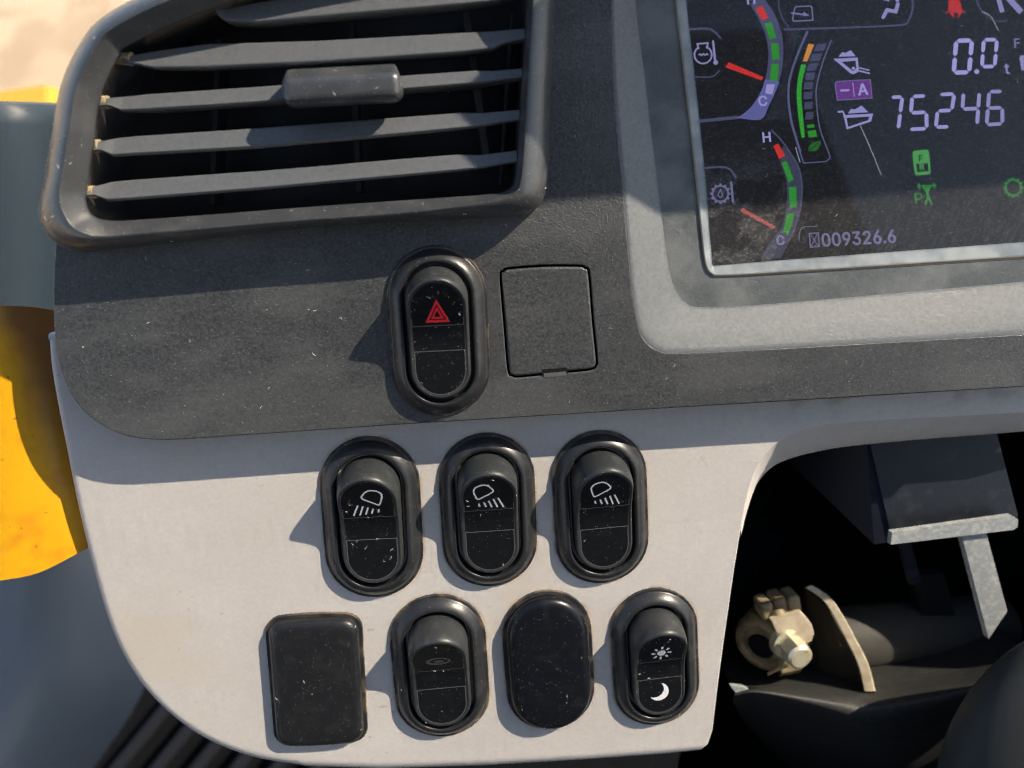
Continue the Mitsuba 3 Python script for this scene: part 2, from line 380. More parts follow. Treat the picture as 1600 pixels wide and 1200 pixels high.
# the panel stops at the monitor surround, so the surround is an edge of it: go along the bottom, up the surround, over the top, back down the vent
d_loop = np.vstack([dark_px[:-1], [(1720, 515.5)], mo[:-2][::-1], [(900, -160), (860, -160), (430, -50), (250, 5), (150, 80), (120, 150), (104, 250)]])
d_mm = px(d_loop, HD)[:, :2]
cov_mm = px(curve(cover_px, True, 5), HD)[:, :2]
vhole = px(curve(VIN, True, 5), HD)[:, :2]
panel = slab(d_mm, -3.0, HD, 0.5, [ccw(inset(ccw(cov_mm), -0.42)), ccw(inset(ccw(vhole), -1.5))], 0.35)
DP = thing('dashboard', 'charcoal grained upper dash panel carrying the vent and the display', 'dashboard')
obj('face', panel, 'charcoal_plastic', 30, parent=DP)
obj('backing', up_(cap(ccw(inset(ccw(d_mm), 1.5)), [ccw(inset(ccw(vhole), -4.0))], HD - 6.5)), 'cavity_black', False, parent=DP)
mo_in = smooth_open(MI, 6, 2)
k = 90
def resample(p, n):
    s = np.r_[0, np.cumsum(np.linalg.norm(np.diff(p, axis=0), axis=1))]
    t = np.linspace(0, s[-1], n); return np.column_stack([np.interp(t, s, p[:, 0]), np.interp(t, s, p[:, 1])])
HB = 6.8                                                   # floor of the monitor recess
def match(a, b):
    """Pairs for a strip between two open lines given by key points."""
    return a, b
MOk = [(957, -140), (957, 0), (962, 150), (975, 300), (986, 430), (994, 490), (1004, 524), (1026, 545), (1060, 551), (1200, 545), (1600, 522), (1720, 515)]
MIk = [(992, -140), (993, 0), (1006, 110), (1028, 290), (1040, 385), (1048, 430), (1057, 455), (1072, 473), (1100, 480), (1215, 474), (1600, 440), (1720, 430)]
MGk = [(1052, -140), (1056, 0), (1067, 100), (1086, 270), (1096, 365), (1100, 400), (1104, 418), (1112, 428), (1130, 431), (1240, 425), (1600, 402), (1720, 394)]
MSk = [(1066, -140), (1072, 0), (1083, 100), (1101, 270), (1108, 360), (1111, 390), (1112, 404), (1114, 414), (1130, 414), (1240, 405), (1600, 378), (1720, 369)]
c0, c1, c2, c3 = (curve(q, False, 6) for q in (MOk, MIk, MGk, MSk))
def strip(rows): return fix(loft(rows, closed=False))
def up(m):
    if m.face_normals[:, 2].mean() < 0: m.invert()
    return m
cm = lambda a, b, t: a + (b - a) * t
obj('monitor_surround', up(strip([px(cm(c0, c1, -.03), HD - 0.8), px(cm(c0, c1, -.02), HD - 0.1), px(cm(c0, c1, .03), HD + 0.05), px(cm(c0, c1, .12), HD - 0.15), px(cm(c0, c1, .5), HD - 1.9), px(cm(c0, c1, .93), HB + 0.15), px(c1, HB)])),
    'silver_plastic', 40, label='silver sloping frame around the display', parent=DP)
obj('recess_floor', up(strip([px(c1, HB), px(cm(c1, c2, .5), HB - 0.1), px(c2, HB - 0.3)])), 'slate_plastic', 40, label='flat dark border around the display glass', parent=DP)

CP = slab(inset(ccw(cov_mm), 0.2), HD - 5, HD + 0.3, 0.7)
obj('cover_plate', CP, 'charcoal_plastic', 30, label='square charcoal blanking plate set flush in the dash right of the hazard switch', cat='cover plate')
tabp = Polygon([(846, 577), (886, 574), (887, 584), (847, 588)])
obj('pry_slot', prism(pxshape(tabp, HD), HD, 0.36), 'cavity_black', False, parent='cover_plate')
obj('pry_tab', prism(pxshape(Polygon([(849, 583), (884, 580), (885, 586), (850, 589)]), HD), HD, 0.5), 'edge_grey', False, parent='cover_plate')

# ------------------------------------------------------------------ switch panel (beige)
left_px = [(78, 520), (82, 570), (92, 630), (106, 700), (124, 790), (146, 880), (170, 962), (200, 1030), (245, 1090), (310, 1142), (390, 1176), (480, 1192)]
right_px = [(1600, 645), (1420, 655), (1320, 661), (1268, 668), (1226, 684), (1196, 710), (1176, 745), (1163, 795), (1150, 870), (1138, 950), (1124, 1050), (1113, 1140)]
lp = curve(left_px, False, 6); rp = curve(right_px, False, 6)
bottom = np.array([(600, 1196), (760, 1191), (900, 1183), (1030, 1174), (1092, 1168), (1106, 1160)])
b_loop = np.vstack([lp, bottom, rp[::-1], [(1720, 638), (1720, 560), (1000, 590), (500, 600), (120, 520)]])
bev = np.full(len(b_loop), 0.5)
nl = len(lp); bev[:nl] = np.interp(lp[:, 1], [520, 700, 1000, 1120, 1192], [2.0, 3.0, 3.2, 4.2, 5.5]); bev[nl:nl + len(bottom)] = [5.5, 5.5, 5.3, 5.0, 4.6, 2.0]
b_mm = px(b_loop, -bev * 0.9)[:, :2]
bv = bev if np.allclose(ccw(b_mm), b_mm) else bev[::-1]
SP = thing('switch_console', 'pale beige grained switch panel below the charcoal dash', 'switch console')
obj('face', slab(b_mm, -14.0, 0.0, bv, steps=6), 'beige_plastic', 40, parent=SP)
e1 = curve([(1600, 645), (1420, 655), (1320, 661), (1268, 668), (1226, 684), (1196, 710), (1176, 745), (1163, 795), (1157, 830)], False, 6)
e2 = curve([(1600, 668), (1420, 682), (1320, 692), (1270, 701), (1236, 710), (1206, 724), (1182, 752), (1166, 797), (1158, 831)], False, 6)
e1 = np.vstack([[(1720, 638)], e1]); e2 = np.vstack([[(1720, 660)], e2])
obj('opening_lip', up(strip([px(e1, -0.45), px(cm(e1, e2, .5), -4.0), px(e2, -8.0), px(e2 + [0, 6], -14.0)])), 'beige_plastic', 40, label='sloping upper edge of the column opening', parent=SP)

# ------------------------------------------------------------------ air vent
V = thing('air_vent', 'black louvred air vent with five tilting slats, dusty, in the upper left of the dash', 'air vent')
vi, vo = curve(VIN, True, 5), curve(VOUT, True, 5)
prof = [(-0.02, HD - 1.5), (-0.02, HD + 2), (0.0, HD + 5.5), (0.035, HD + 7.4), (0.09, HD + 9.0), (0.17, HD + 10.3), (0.26, HD + 11.3), (0.33, HD + 11.7), (0.38, HD + 11.7), (0.44, HD + 11.2), (0.6, HD + 9.6), (0.80, HD + 7.8), (0.94, HD + 6.6), (0.985, HD + 6.0), (1.0, HD + 5.4), (1.0, HD + 1.0)]
ac = 0.36 + 0.44 * np.clip((vi[:, 0] - 560) / 240, 0, 1) ** 2 + 0.12 * np.clip((vi[:, 1] - 290) / 30, 0, 1) * np.clip((560 - vi[:, 0]) / 300, 0, 1)
warp = lambda a: (np.where(a < 0.36, a * ac / 0.36, ac + (a - 0.36) * (1 - ac) / 0.64))[:, None]
loops = [px(vo + (vi - vo) * warp(a), h) for a, h in prof]
inner = loops[-1].copy()
for z in (HD - 8, HD - 24): 
    q = inner.copy(); q[:, 2] = z; loops.append(q)
fr = loft(loops)
if fr.face_normals[fr.triangles_center[:, 2] > HD + 10.5][:, 2].mean() < 0: fr.invert()
obj('frame', fix(fr), 'vent_plastic', 50, parent=V)
q = inner.copy(); q[:, 2] = HD - 23.5
obj('duct', up(cap(q[:, :2], [], HD - 23.5)), 'duct_plastic', False, parent=V)

def slat(secs, zf, depth=13.0):
    """secs: (x px, top y px, bottom y px, depth factor) along the slat; a wing section with a rounded nose."""
    loops = []
    secs = np.array(secs, float)
    xs = np.linspace(secs[0, 0], secs[-1, 0], 60)
    xs = np.unique(np.r_[xs, secs[:, 0]])
    for x in xs:
        t, b, k = (np.interp(x, secs[:, 0], secs[:, j]) for j in (1, 2, 3))
        T, B = px([(x, t)], zf)[0], px([(x, b)], zf)[0]
        hgt = np.linalg.norm(T - B)
        u = (T - B) / max(hgt, 1e-6); mid = (T + B) / 2; r = hgt / 2
        pts = []
        zt = -0.42 * hgt                                               # the front face leans back towards its top
        face = [(-1.0, -1.1), (-0.97, -0.55), (-0.88, -0.15), (-0.72, 0.0), (-0.3, zt * 0.32), (0.3, zt * 0.65), (0.80, zt * 0.93), (0.94, zt * 1.05), (1.0, zt * 1.3)]
        for v_, dz in face: pts.append(mid + u * r * v_ + np.array([0, 0, dz]))
        for sgn, ss in ((1, (0.35, 0.7, 1.0)), (-1, (1.0, 0.7, 0.35))):
            for q_ in ss: pts.append(mid + sgn * u * (r * (1 - q_) + 0.45 * q_) + np.array([0, -0.5 * q_, zt * 1.3 - depth * k * q_]))
        loops.append(np.array(pts))
    m = loft(loops, cap0=True, cap1=True)
    return fix(m)
ZS = HD + 4.0
SL = [[(338, 14, 20, .3), (352, 10, 33, .6), (400, -2, 36, 1), (480, -14, 29, 1), (720, -30, 8, 1), (780, -32, 2, .7), (800, -22, -8, .4), (822, -21, -11, .2)],
      [(190, 88, 97, .2), (206, 86, 100, .2), (208, 84, 100, .3), (240, 76, 107, .7), (316, 64, 107, 1), (500, 59, 98, 1), (720, 47, 83, 1), (770, 45, 77, .9), (790, 44, 68, .5), (820, 42, 62, .4)],
      [(154, 154, 166, .2), (168, 152, 165, .3), (190, 149, 174, .7), (225, 145, 173, 1), (400, 133, 162, 1), (640, 115, 140, 1), (745, 108, 131, 1), (770, 109, 128, .7), (816, 105, 122, .4)],
      [(140, 222, 236, .2), (158, 219, 236, .3), (176, 214, 245, .7), (205, 211, 243, 1), (400, 198, 232, 1), (640, 180, 210, 1), (720, 174, 202, 1), (752, 175, 198, .7), (812, 170, 188, .4)],
      [(132, 293, 307, .2), (148, 290, 306, .3), (168, 283, 315, .7), (200, 280, 313, 1), (400, 266, 297, 1), (640, 246, 275, 1), (715, 240, 268, 1), (750, 241, 264, .7), (808, 234, 254, .4)]]
for s in SL: obj('slat', slat(s, ZS), 'slat_plastic', 50, parent=V)
for q_ in ((192, 92), (155, 160), (142, 228), (134, 300)):
    a = px([q_], ZS - 2.0)[0]
    obj('pivot_pin', tube(a + [-2.2, 0.2, -0.5], a + [2.4, -0.2, 0.2], 1.25, 1.7, 16), 'dirt_tan', 40, parent=V)
tc = px([(537, 136)], ZS + 3)[0]; tr, tt = px([(629, 131)], ZS + 3)[0] - tc, px([(533, 105)], ZS + 3)[0] - tc
L_, H_ = np.linalg.norm(tr), np.linalg.norm(tt); ux = tr / L_; uy = np.array([-ux[1], ux[0], 0])
tab = hull(np.vstack([box((0, -0.8, 1.2), (2 * L_, 2 * H_ - 2.2, 8), 2.6).vertices, box((0, 1.6, -1.5), (2 * L_ - 2.2, 2 * H_ - 3.2, 6), 1.0).vertices]))
obj('thumb_tab', frame(tab, tc, ux, uy), 'vent_plastic', 45, label='black rounded thumb tab on the third slat', parent=V)
for a, b, w in (((728, 10), (763, 262), 12), ((548, 30), (560, 300), 9), ((340, 60), (330, 320), 9), ((800, 20), (782, 290), 7)):
    p = px([a, b], HD - 10)
    d = (p[1] - p[0]); L = np.linalg.norm(d)
    m = box((0, 0, -5), (w / 6.0, L, 10), 0.3)
    obj('vane', frame(m, p.mean(0), [d[1] / L, -d[0] / L, 0], [-d[0] / L, -d[1] / L, 0]), 'duct_plastic' if w < 10 else 'vane_plastic', 40, parent=V)
obj('clip', prism(pxshape(Polygon([(447, 358), (507, 352), (508, 371), (449, 375)]), HD), HD, 0.5), 'charcoal_plastic', False, parent=V)

# ------------------------------------------------------------------ switches
def stadium(r, half, n=17, m=12, top=None):
    """Counter-clockwise loop: two half rounds of radius r joined by straight sides of 2*half; top moves the upper round."""
    t = half if top is None else top
    a = np.linspace(0, math.pi, n)
    upper = np.column_stack([r * np.cos(a), t + r * np.sin(a)]); lower = np.column_stack([-r * np.cos(a), -half - r * np.sin(a)])
    sl = np.column_stack([np.full(m, -r), np.linspace(t, -half, m + 2)[1:-1]]); sr = np.column_stack([np.full(m, r), np.linspace(-half, t, m + 2)[1:-1]])
    return np.vstack([upper, sl, lower, sr])
z3 = lambda p, z: np.column_stack([p, np.broadcast_to(z, (len(p),))])

def bezel_mesh():
    hs = 10.6
    loops = [z3(stadium(r, hs), z) for r, z in ((14.5, -0.5), (14.5, 0.9), (14.35, 1.15), (13.75, 1.2), (13.5, 1.35), (13.3, 1.7), (12.7, 2.45), (12.0, 3.15), (11.3, 3.65), (10.7, 3.9), (10.25, 3.85), (9.95, 3.55), (9.75, 2.9), (9.65, 2.0), (9.6, -3.0))]
    return loft(loops)
def zrim(x, y):
    return 5.7 + 0.55 * 1.5 * np.log1p(np.exp(np.clip(y, -20, 20) / 1.5)) + 0.05 * np.minimum(y, 0)
RR, RH, PTOP = 8.95, 10.4, 8.2
def rocker_mesh():
    base, rim = stadium(RR, RH), stadium(8.1, RH, top=PTOP)
    loops = [z3(base, -2.0)]
    zr = zrim(rim[:, 0], rim[:, 1])
    for a in np.linspace(0, 1, 9) * math.pi / 2:
        p = base + (rim - base) * (1 - math.cos(a))
        loops.append(z3(p, 1.0 + (zr - 1.0) * math.sin(a)))
    for r, dz in ((7.8, -0.02), (7.6, -0.15)):
        p = stadium(r, RH, top=PTOP); loops.append(z3(p, zrim(p[:, 0], p[:, 1]) + dz))
    for r in (6.0, 4.0, 1.8, 0.02):
        p = stadium(r, RH, top=PTOP); loops.append(z3(p, zrim(p[:, 0], p[:, 1]) - 0.15))
    return loft(loops)
PADTOP, PADBOT = 3.0, -4.6
def pad_shape(lo, hi, r=7.3):
    return Polygon(stadium(r, RH, 25, 30, PTOP)).intersection(Polygon([(-20, lo), (20, lo), (20, hi), (-20, hi)]))
def drape(g, lift, t=0.1):
    """Shape laid on the rocker; cut into bands so that it follows the curve."""
    out = []
    x0, y0, x1, y1 = g.bounds
    nb = max(1, int((y1 - y0) / 1.5))
    for a, b in zip(np.linspace(y0, y1, nb + 1)[:-1], np.linspace(y0, y1, nb + 1)[1:]):
        s = g.intersection(Polygon([(-50, a), (50, a), (50, b), (-50, b)]))
        if not s.is_empty and s.area > 1e-4: out.append(s)
    ms = []
    for s in out:
        for p in polys(s):
            loops = [np.array(r.coords)[:-1] for r in (p.exterior, *p.interiors)]
            ms.append(cap(loops[0], loops[1:], lambda x, y: zrim(x, y) + lift))
    top = fix(trimesh.util.concatenate(ms))
    loops = []
    for p in polys(g):
        for k, r in enumerate((p.exterior, *p.interiors)):
            l = np.array(r.segmentize(1.0).coords)[:-1]; l = ccw(l) if k == 0 else ccw(l)[::-1]
            z = np.array([zrim(*q) + lift for q in l]); loops.append(loft([z3(l, z - t), z3(l, z)]))
    return trimesh.util.concatenate([top, *loops])

# printed symbols, in mm on the pad (x right, y up)
def sym_hazard():
    tri = lambda r, cy: Polygon([(0.86 * r * math.cos(a), cy + r * math.sin(a)) for a in (math.pi / 2, math.pi * 7 / 6, math.pi * 11 / 6)])
    return unary_union([tri(4.6, 6.3).difference(tri(3.2, 6.3)), tri(2.5, 6.3).difference(tri(1.25, 6.3))])
def sym_lamp(side):
    from shapely import affinity
    m = lambda q: [((x - 484) * 0.053, (488 - y) * 0.076 + 8.6) for x, y in q]
    dome = Polygon(curve(m([(455, 469), (470, 445), (500, 431), (535, 433), (561, 445), (569, 462), (561, 486), (545, 506), (505, 493)]), True, 5)).buffer(0)
    rays = [line(m(q), 0.50) for q in ([(433, 502), (402, 551)], [(459, 506), (436, 550)], [(485, 514), (467, 548)], [(511, 521), (499, 545)], [(541, 525), (535, 540)])]
    g = unary_union([dome.difference(dome.buffer(-0.46)), *rays])
    return g if side < 0 else affinity.scale(g, -1, 1, origin=(0, 7))
def sym_sun():
    from shapely.geometry import Point
    c = (0, 7.2)
    parts = [Point(c).buffer(1.35)]
    for k in range(8):
        a = k * math.pi / 4; parts.append(line([(c[0] + 2.0 * math.cos(a), c[1] + 2.0 * math.sin(a)), (c[0] + 3.2 * math.cos(a), c[1] + 3.2 * math.sin(a))], 0.6))
    return unary_union(parts)
def sym_moon():
    from shapely.geometry import Point
    return Point(-0.4, -9.6).buffer(3.3, 24).difference(Point(-1.9, -8.5).buffer(3.2, 24)).intersection(Polygon([(-6, -16), (6, -16), (6, -3), (-6, -3)]))
def sym_smudge():
    from shapely.geometry import Point
    from shapely import affinity
    o = affinity.scale(Point(0, 7.4).buffer(1), 3.6, 1.7); i = affinity.scale(Point(0.3, 7.5).buffer(1), 2.8, 1.1)
    return unary_union([o.difference(i), affinity.scale(Point(0.2, 7.3).buffer(1), 1.5, 0.5)])

BEZ, ROC = bezel_mesh(), rocker_mesh()
def seat(c, right, top, h):
    """Centre, right-hand end and top end in picture pixels on plane h -> centre, x and y axes scaled so that the template fits."""
    C, R_, T_ = px([c], h)[0], px([right], h)[0], px([top], h)[0]
    ay = T_ - C; ax = R_ - C
    ly = np.linalg.norm(ay); uy = ay / ly; ux = np.array([uy[1], -uy[0], 0])
    return C, ux * (abs(ax @ ux)), uy * ly
SW = [('hazard', (686, 519), (763, 514), (678, 383), HD, 'black rocker switch with red double triangle on the charcoal dash'),
      ('lamp_l', (582, 809), (659, 805), (573.5, 681), 0, 'black rocker switch with white lamp symbol, leftmost of the three in the upper beige row'),
      ('lamp_r', (763, 797.5), (837, 794), (757, 675.5), 0, 'black rocker switch with white lamp symbol, in the middle of the upper beige row'),
      ('lamp_r', (938, 793), (1011, 790), (932.5, 671.5), 0, 'black rocker switch with white lamp symbol, nearest the steering column opening'),
      ('plain', (688, 1040), (762, 1036), (679, 927.5), 0, 'black rocker switch without a symbol, smudged, between the two blank plugs'),
      ('sun', (1023, 1026), (1090, 1023), (1018, 918), 0, 'black rocker switch with white sun and moon symbols, lowest and furthest right')]
for kind, c, r, t, h, lab in SW:
    S = thing('rocker_switch', lab, 'switch', 'rocker switches on the dash')
    C, ax, ay = seat(c, r, t, h)
    if h == 0: SEATS.append((float(C[0]), float(C[1]), float(ax[0] / np.linalg.norm(ax)), float(ax[1] / np.linalg.norm(ax)), float(np.linalg.norm(ax)), float(np.linalg.norm(ay) - np.linalg.norm(ax))))
    ax, ay = ax / 14.5, ay / 25.1
    put = lambda m: frame(m, C, ax, ay)
    obj('bezel', put(BEZ), 'switch_black', 50, parent=S)
    R = obj('rocker', put(ROC), 'rocker_black', 40, parent=S)
    obj('upper_pad', put(drape(pad_shape(PADTOP, 30), -0.02)), 'pad_black', 30, parent=R)
    obj('middle_pad', put(drape(pad_shape(PADBOT + 0.15, PADTOP - 0.15), -0.04)), 'pad_black', 30, parent=R)
    obj('lower_pad', put(drape(pad_shape(-30, PADBOT, 7.2), 0.0)), 'pad_black', 30, parent=R)
    ups, los = pad_shape(PADTOP, 30), pad_shape(-30, PADBOT, 7.2)
    edge = unary_union([p.boundary.buffer(0.085) for p in (ups.intersection(Polygon([(-7.3, 0), (7.3, 0), (7.3, 5.2), (-7.3, 5.2)])), los)]).difference(Polygon([(-7.1, 5.0), (7.1, 5.0), (7.1, 5.4), (-7.1, 5.4)]))
    obj('pad_edge', put(drape(edge, 0.03, 0.05)), 'edge_grey', False, parent=R)
    syms = {'hazard': [(sym_hazard(), 'print_red', 'red hazard triangle')], 'lamp_l': [(sym_lamp(-1), 'print_white', 'white work lamp symbol shining left')], 'lamp_r': [(sym_lamp(1), 'print_white', 'white work lamp symbol shining right')],
            'plain': [(sym_smudge(), 'print_smudge', 'dull smudge on the upper pad')], 'sun': [(sym_sun(), 'print_white', 'white sun symbol'), (sym_moon(), 'print_white', 'white crescent moon symbol')]}[kind]
    for g, m, l in syms:
        obj('symbol', put(drape(g, 0.12 if kind != 'plain' else 0.05)), m, False, label=l, parent=R)

# blank plugs
def plug_loops(loopf, prof): return loft([z3(loopf(d), z) for d, z in prof], cap1=True)
S = thing('blank_plug', 'black domed oval blank plug with no symbol between two switches', 'blank plug')
C, ax, ay = seat((857, 1031), (926, 1027), (849.5, 921), 0)
SEATS.append((float(C[0]), float(C[1]), float(ax[0] / np.linalg.norm(ax)), float(ax[1] / np.linalg.norm(ax)), float(np.linalg.norm(ax)), float(np.linalg.norm(ay) - np.linalg.norm(ax))))
ax, ay = ax / 14.2, ay / 24.2
fl = [(0.0, -0.5), (0.0, 0.9), (0.15, 1.2), (1.2, 1.25)]
st = lambda d: stadium(14.2 - d, 10.0)
obj('flange', frame(loft([z3(st(d), z) for d, z in fl]), C, ax, ay), 'switch_black', 40, parent=S)
dome = [(1.2, 0.6), (1.25, 2.2), (1.5, 3.1), (2.1, 4.0), (3.0, 4.6), (4.2, 4.85), (7.0, 5.0), (11.0, 5.05), (14.1, 5.05)]
obj('dome', frame(loft([z3(st(d), z) for d, z in dome], cap1=True), C, ax, ay), 'plug_black', 60, parent=S)
S = thing('blank_plug', 'black rectangular blank plug with rounded corners at the lower left of the beige panel', 'blank plug')
def rrect(w, hgt, r, n=7):
    out = []
    for cx, cy, a0 in ((1, 1, 0), (-1, 1, 90), (-1, -1, 180), (1, -1, 270)):
        for a in np.radians(np.linspace(a0, a0 + 90, n)): out.append((cx * (w - r) + r * math.cos(a), cy * (hgt - r) + r * math.sin(a)))
    out = np.array(out); return curve(out, True, 1) if False else out
C, ax, ay = seat((497, 1061), (571, 1056), (490, 957), 0)
W_, H_ = np.linalg.norm(ax), np.linalg.norm(ay); ux, uy = ax / W_, ay / H_
def bow(d):
    p = rrect(W_ - d, H_ - d, max(5.0 - d * 0.5, 1.0))
    p = resample(np.vstack([p, p[:1]]), 97)[:-1]
    p[:, 1] += np.sign(p[:, 1]) * 1.1 * (1 - (p[:, 0] / W_) ** 2) * np.abs(p[:, 1] / H_) - np.sign(p[:, 1]) * 0.9 * np.abs(p[:, 1] / H_)
    return p
obj('flange', frame(loft([z3(bow(d), z) for d, z in fl]), C, ux, uy), 'switch_black', 40, parent=S)
dome = [(1.1, 0.6), (1.2, 2.0), (1.5, 2.9), (2.1, 3.6), (3.0, 4.1), (4.2, 4.3), (7.0, 4.4), (11.0, 4.4)]
obj('dome', frame(loft([z3(bow(d), z) for d, z in dome], cap1=True), C, ux, uy), 'blank_black', 60, parent=S)

# ------------------------------------------------------------------ display monitor
MN = thing('display_monitor', 'lit machine display behind dusty glass, gauges and digits on black', 'monitor')
HS = HB - 0.8
obj('rim', up(strip([px(c2, HB - 0.5), px(cm(c2, c3, .08), HB + 0.5), px(cm(c2, c3, .2), HB + 0.6), px(cm(c2, c3, .85), HB - 0.4), px(c3, HS + 0.5)])), 'rim_plastic', 40, label='pale bluish bevelled rim of the display glass', parent=MN)
scr = np.vstack([c3, [(1720, -140)]])
g0, g1 = c2 + 0, cm(c2, c3, 0.12)
obj('grime_line', up(strip([px(cm(c2, c3, -.05), HB + 0.15), px(cm(c2, c3, .03), HB + 0.62), px(cm(c2, c3, .09), HB + 0.66)])), 'dirt_tan', 40, label='line of tan dirt round the display glass', parent=MN)
obj('screen', up(cap(px(scr, HS)[:, :2], [], HS)), 'lcd_black', False, parent=MN)
def dustw(p, n, uv):
    lx, ly, lz = local(p)
    patch = smoothstep(0.48, 0.62, fbm(lx / 6, ly / 5, 3.0, 5)) * smoothstep(95.0, 70.0, lx) * smoothstep(70.0, 52.0, ly)
    fine = smoothstep(0.45, 0.8, fbm(lx / 0.7, ly / 0.5, 5.0, 3))
    streak = smoothstep(0.5, 0.75, fbm((lx - ly * 0.5) / 1.2, (ly + lx * 0.5) / 6, 2.0, 4))
    return 0.018 + 0.16 * patch * (0.4 + 0.6 * fine) + 0.035 * fine + 0.03 * streak * smoothstep(70.0, 30.0, ly) + 0.008 * smoothstep(0.3, 0.7, fbm(lx / 22, ly / 14, 8.0, 3))
scene['dusty_glass'] = {'type': 'blendbsdf', 'weight': proc(dustw), 'bsdf_0': {'type': 'thindielectric', 'int_ior': 1.3}, 'bsdf_1': {'type': 'twosided', 'bsdf': {'type': 'diffuse', 'reflectance': rgb(0.5, 0.49, 0.50)}}}
gl = px(scr, HS + 0.9)[:, :2]
obj('glass', up(cap(gl, [], HS + 0.9)), 'dusty_glass', False, label='dusty scratched cover glass', parent=MN)

for q in ([(1344, 196), (1360, 232), (1377, 274)], [(1243, 230), (1250, 254)], [(1534, 18), (1548, 26), (1560, 48)]):
    obj('scratch', prism(pxshape(line(q, 1.3, True), HS + 0.9), HS + 0.9, 0.08), 'lint_white', False, parent=MN)
ZI = HS + 0.12
def lin(*c): return [((v / 255 + 0.055) / 1.055) ** 2.4 if v > 10 else v / 255 / 12.92 for v in c]
COL = {'lav': (142, 140, 196), 'slate': (62, 64, 96), 'band': (84, 86, 145), 'dim': (46, 50, 72), 'green': (30, 130, 30), 'lgreen': (60, 140, 60), 'red': (190, 35, 30), 'rneedle': (165, 62, 55), 'orange': (190, 125, 45), 'purple': (90, 32, 120), 'white': (165, 165, 195)}
def disp(key, g, col, lift=0.0, label=None, gain=1.0):
    e = [v / GAIN * gain for v in lin(*COL[col])]
    return obj(key, prism(pxshape(g, ZI + lift), ZI + lift, 0.04), 'lcd_print', False, parent=MN, emit=e, label=label)
A = lambda pts: [(1000 + x / 5, y / 5) for x, y in pts]              # zoom crops used for measuring
B = lambda pts: [(1020 + x / 5.3333, 200 + y / 5.3333) for x, y in pts]
C4 = lambda pts: [(1280 + x / 5, y / 5) for x, y in pts]
D = lambda pts: [(1240 + x / 8, y / 8) for x, y in pts]
E_ = lambda pts: [(1440 + x / 10, y / 10) for x, y in pts]
G6 = lambda pts: [(1300 + x / 5.3333, 200 + y / 5.3333) for x, y in pts]
P = Polygon
def sc(f, pts, n=5): return f([tuple(q) for q in curve(pts, False, n)])
# upper gauge
upper = sc(A, [(930, -60), (1000, 40), (1060, 140), (1110, 300), (1112, 500), (1080, 640), (1000, 830), (940, 935)]) + sc(A, [(745, 922), (800, 895), (870, 830), (940, 720), (985, 580), (1000, 420), (980, 290), (930, 160), (860, 40)])
disp('gauge_band', P(upper).buffer(0), 'slate', 0.0, 'curved band of the upper temperature gauge')
disp('gauge_band', P(sc(A, [(1085, 640), (1050, 730), (1000, 830), (940, 935), (745, 922)], 3) + sc(A, [(800, 895), (870, 830), (940, 720), (975, 620)])).buffer(0), 'band', 0.05)
disp('gauge_line', unary_union([line(A([(455, 948), (760, 918)]), 5), line(sc(A, [(370, 232), (520, 225), (580, 252), (630, 305)]), 3), line(sc(A, [(415, 603), (560, 600), (620, 550)]), 2)]), 'slate')
for q, c in (([(900, 70), (950, 45), (1000, 145), (950, 160)], 'red'), ([(970, 190), (1025, 175), (1060, 300), (1010, 310)], 'green'), ([(1020, 340), (1075, 340), (1085, 465), (1030, 470)], 'green'),
             ([(1025, 500), (1080, 500), (1070, 635), (1010, 630)], 'green'), ([(985, 660), (1050, 660), (1030, 740), (975, 730)], 'lav')):
    disp('gauge_segment', P(A(q)), c, 0.12)
disp('needle', P(A([(690, 488), (664, 527), (945, 630), (962, 605)])), 'red', 0.1, 'red needle of the upper gauge')
disp('gauge_letter', glyph('C', A([(925, 830)])[0], 15, bold=True), 'lav', 0.12)
disp('gauge_letter', glyph('H', A([(835, 35)])[0], 15, bold=True), 'lav', 0.12)
from shapely.geometry import Point
def ring(f, c, r, w): 
    x, y = f([c])[0]; return Point(x, y).buffer(r + w / 2).difference(Point(x, y).buffer(r - w / 2))
rg = ring(A, (490, 430), 13.5, 2.4).difference(P(A([(455, 330), (518, 330), (508, 400), (460, 400)])))
disp('coolant_icon', unary_union([rg, line(A([(455, 385), (445, 345), (527, 338), (520, 382)]), 2.4), line(A([(455, 432), (468, 424), (480, 434), (492, 422), (505, 432), (518, 422), (528, 432)]), 2),
                                  line(A([(568, 325), (585, 488)]), 3.2, cap_style=1), Point(A([(588, 490)])[0]).buffer(3.6)]), 'lav', 0.1, 'engine coolant temperature icon', 0.8)
# lower gauge
lower = sc(B, [(1085, 150), (1150, 215), (1210, 340), (1240, 500), (1230, 650), (1190, 820), (1130, 950), (1060, 1085)]) + sc(B, [(900, 1085), (930, 1020), (1000, 920), (1070, 820), (1110, 650), (1110, 450), (1075, 330), (1040, 230)])
disp('gauge_band', P(lower).buffer(0), 'dim', 0.0, 'curved band of the lower temperature gauge')
disp('gauge_line', unary_union([line(sc(B, [(980, 15), (1060, 95), (1140, 205), (1215, 340), (1240, 500), (1228, 650), (1185, 820), (1125, 950)]), 2.2), line(sc(B, [(420, 335), (580, 325), (650, 355), (690, 420)]), 3)]), 'slate', 0.05)
for q, c in (([(1000, 150), (1040, 130), (1100, 230), (1050, 260)], 'red'), ([(1070, 290), (1110, 275), (1170, 430), (1130, 455)], 'green'), ([(1130, 495), (1190, 490), (1195, 660), (1140, 665)], 'green'),
             ([(1110, 720), (1175, 705), (1160, 790), (1125, 885), (1080, 865), (1100, 790)], 'green')):
    disp('gauge_segment', P(B(q)), c, 0.12)
disp('needle', P(B([(742, 664), (724, 690), (1003, 842), (1022, 822)])), 'rneedle', 0.1, 'dull red needle of the lower gauge')
disp('gauge_letter', glyph('C', B([(1030, 975)])[0], 14), 'lav', 0.12, gain=0.6)
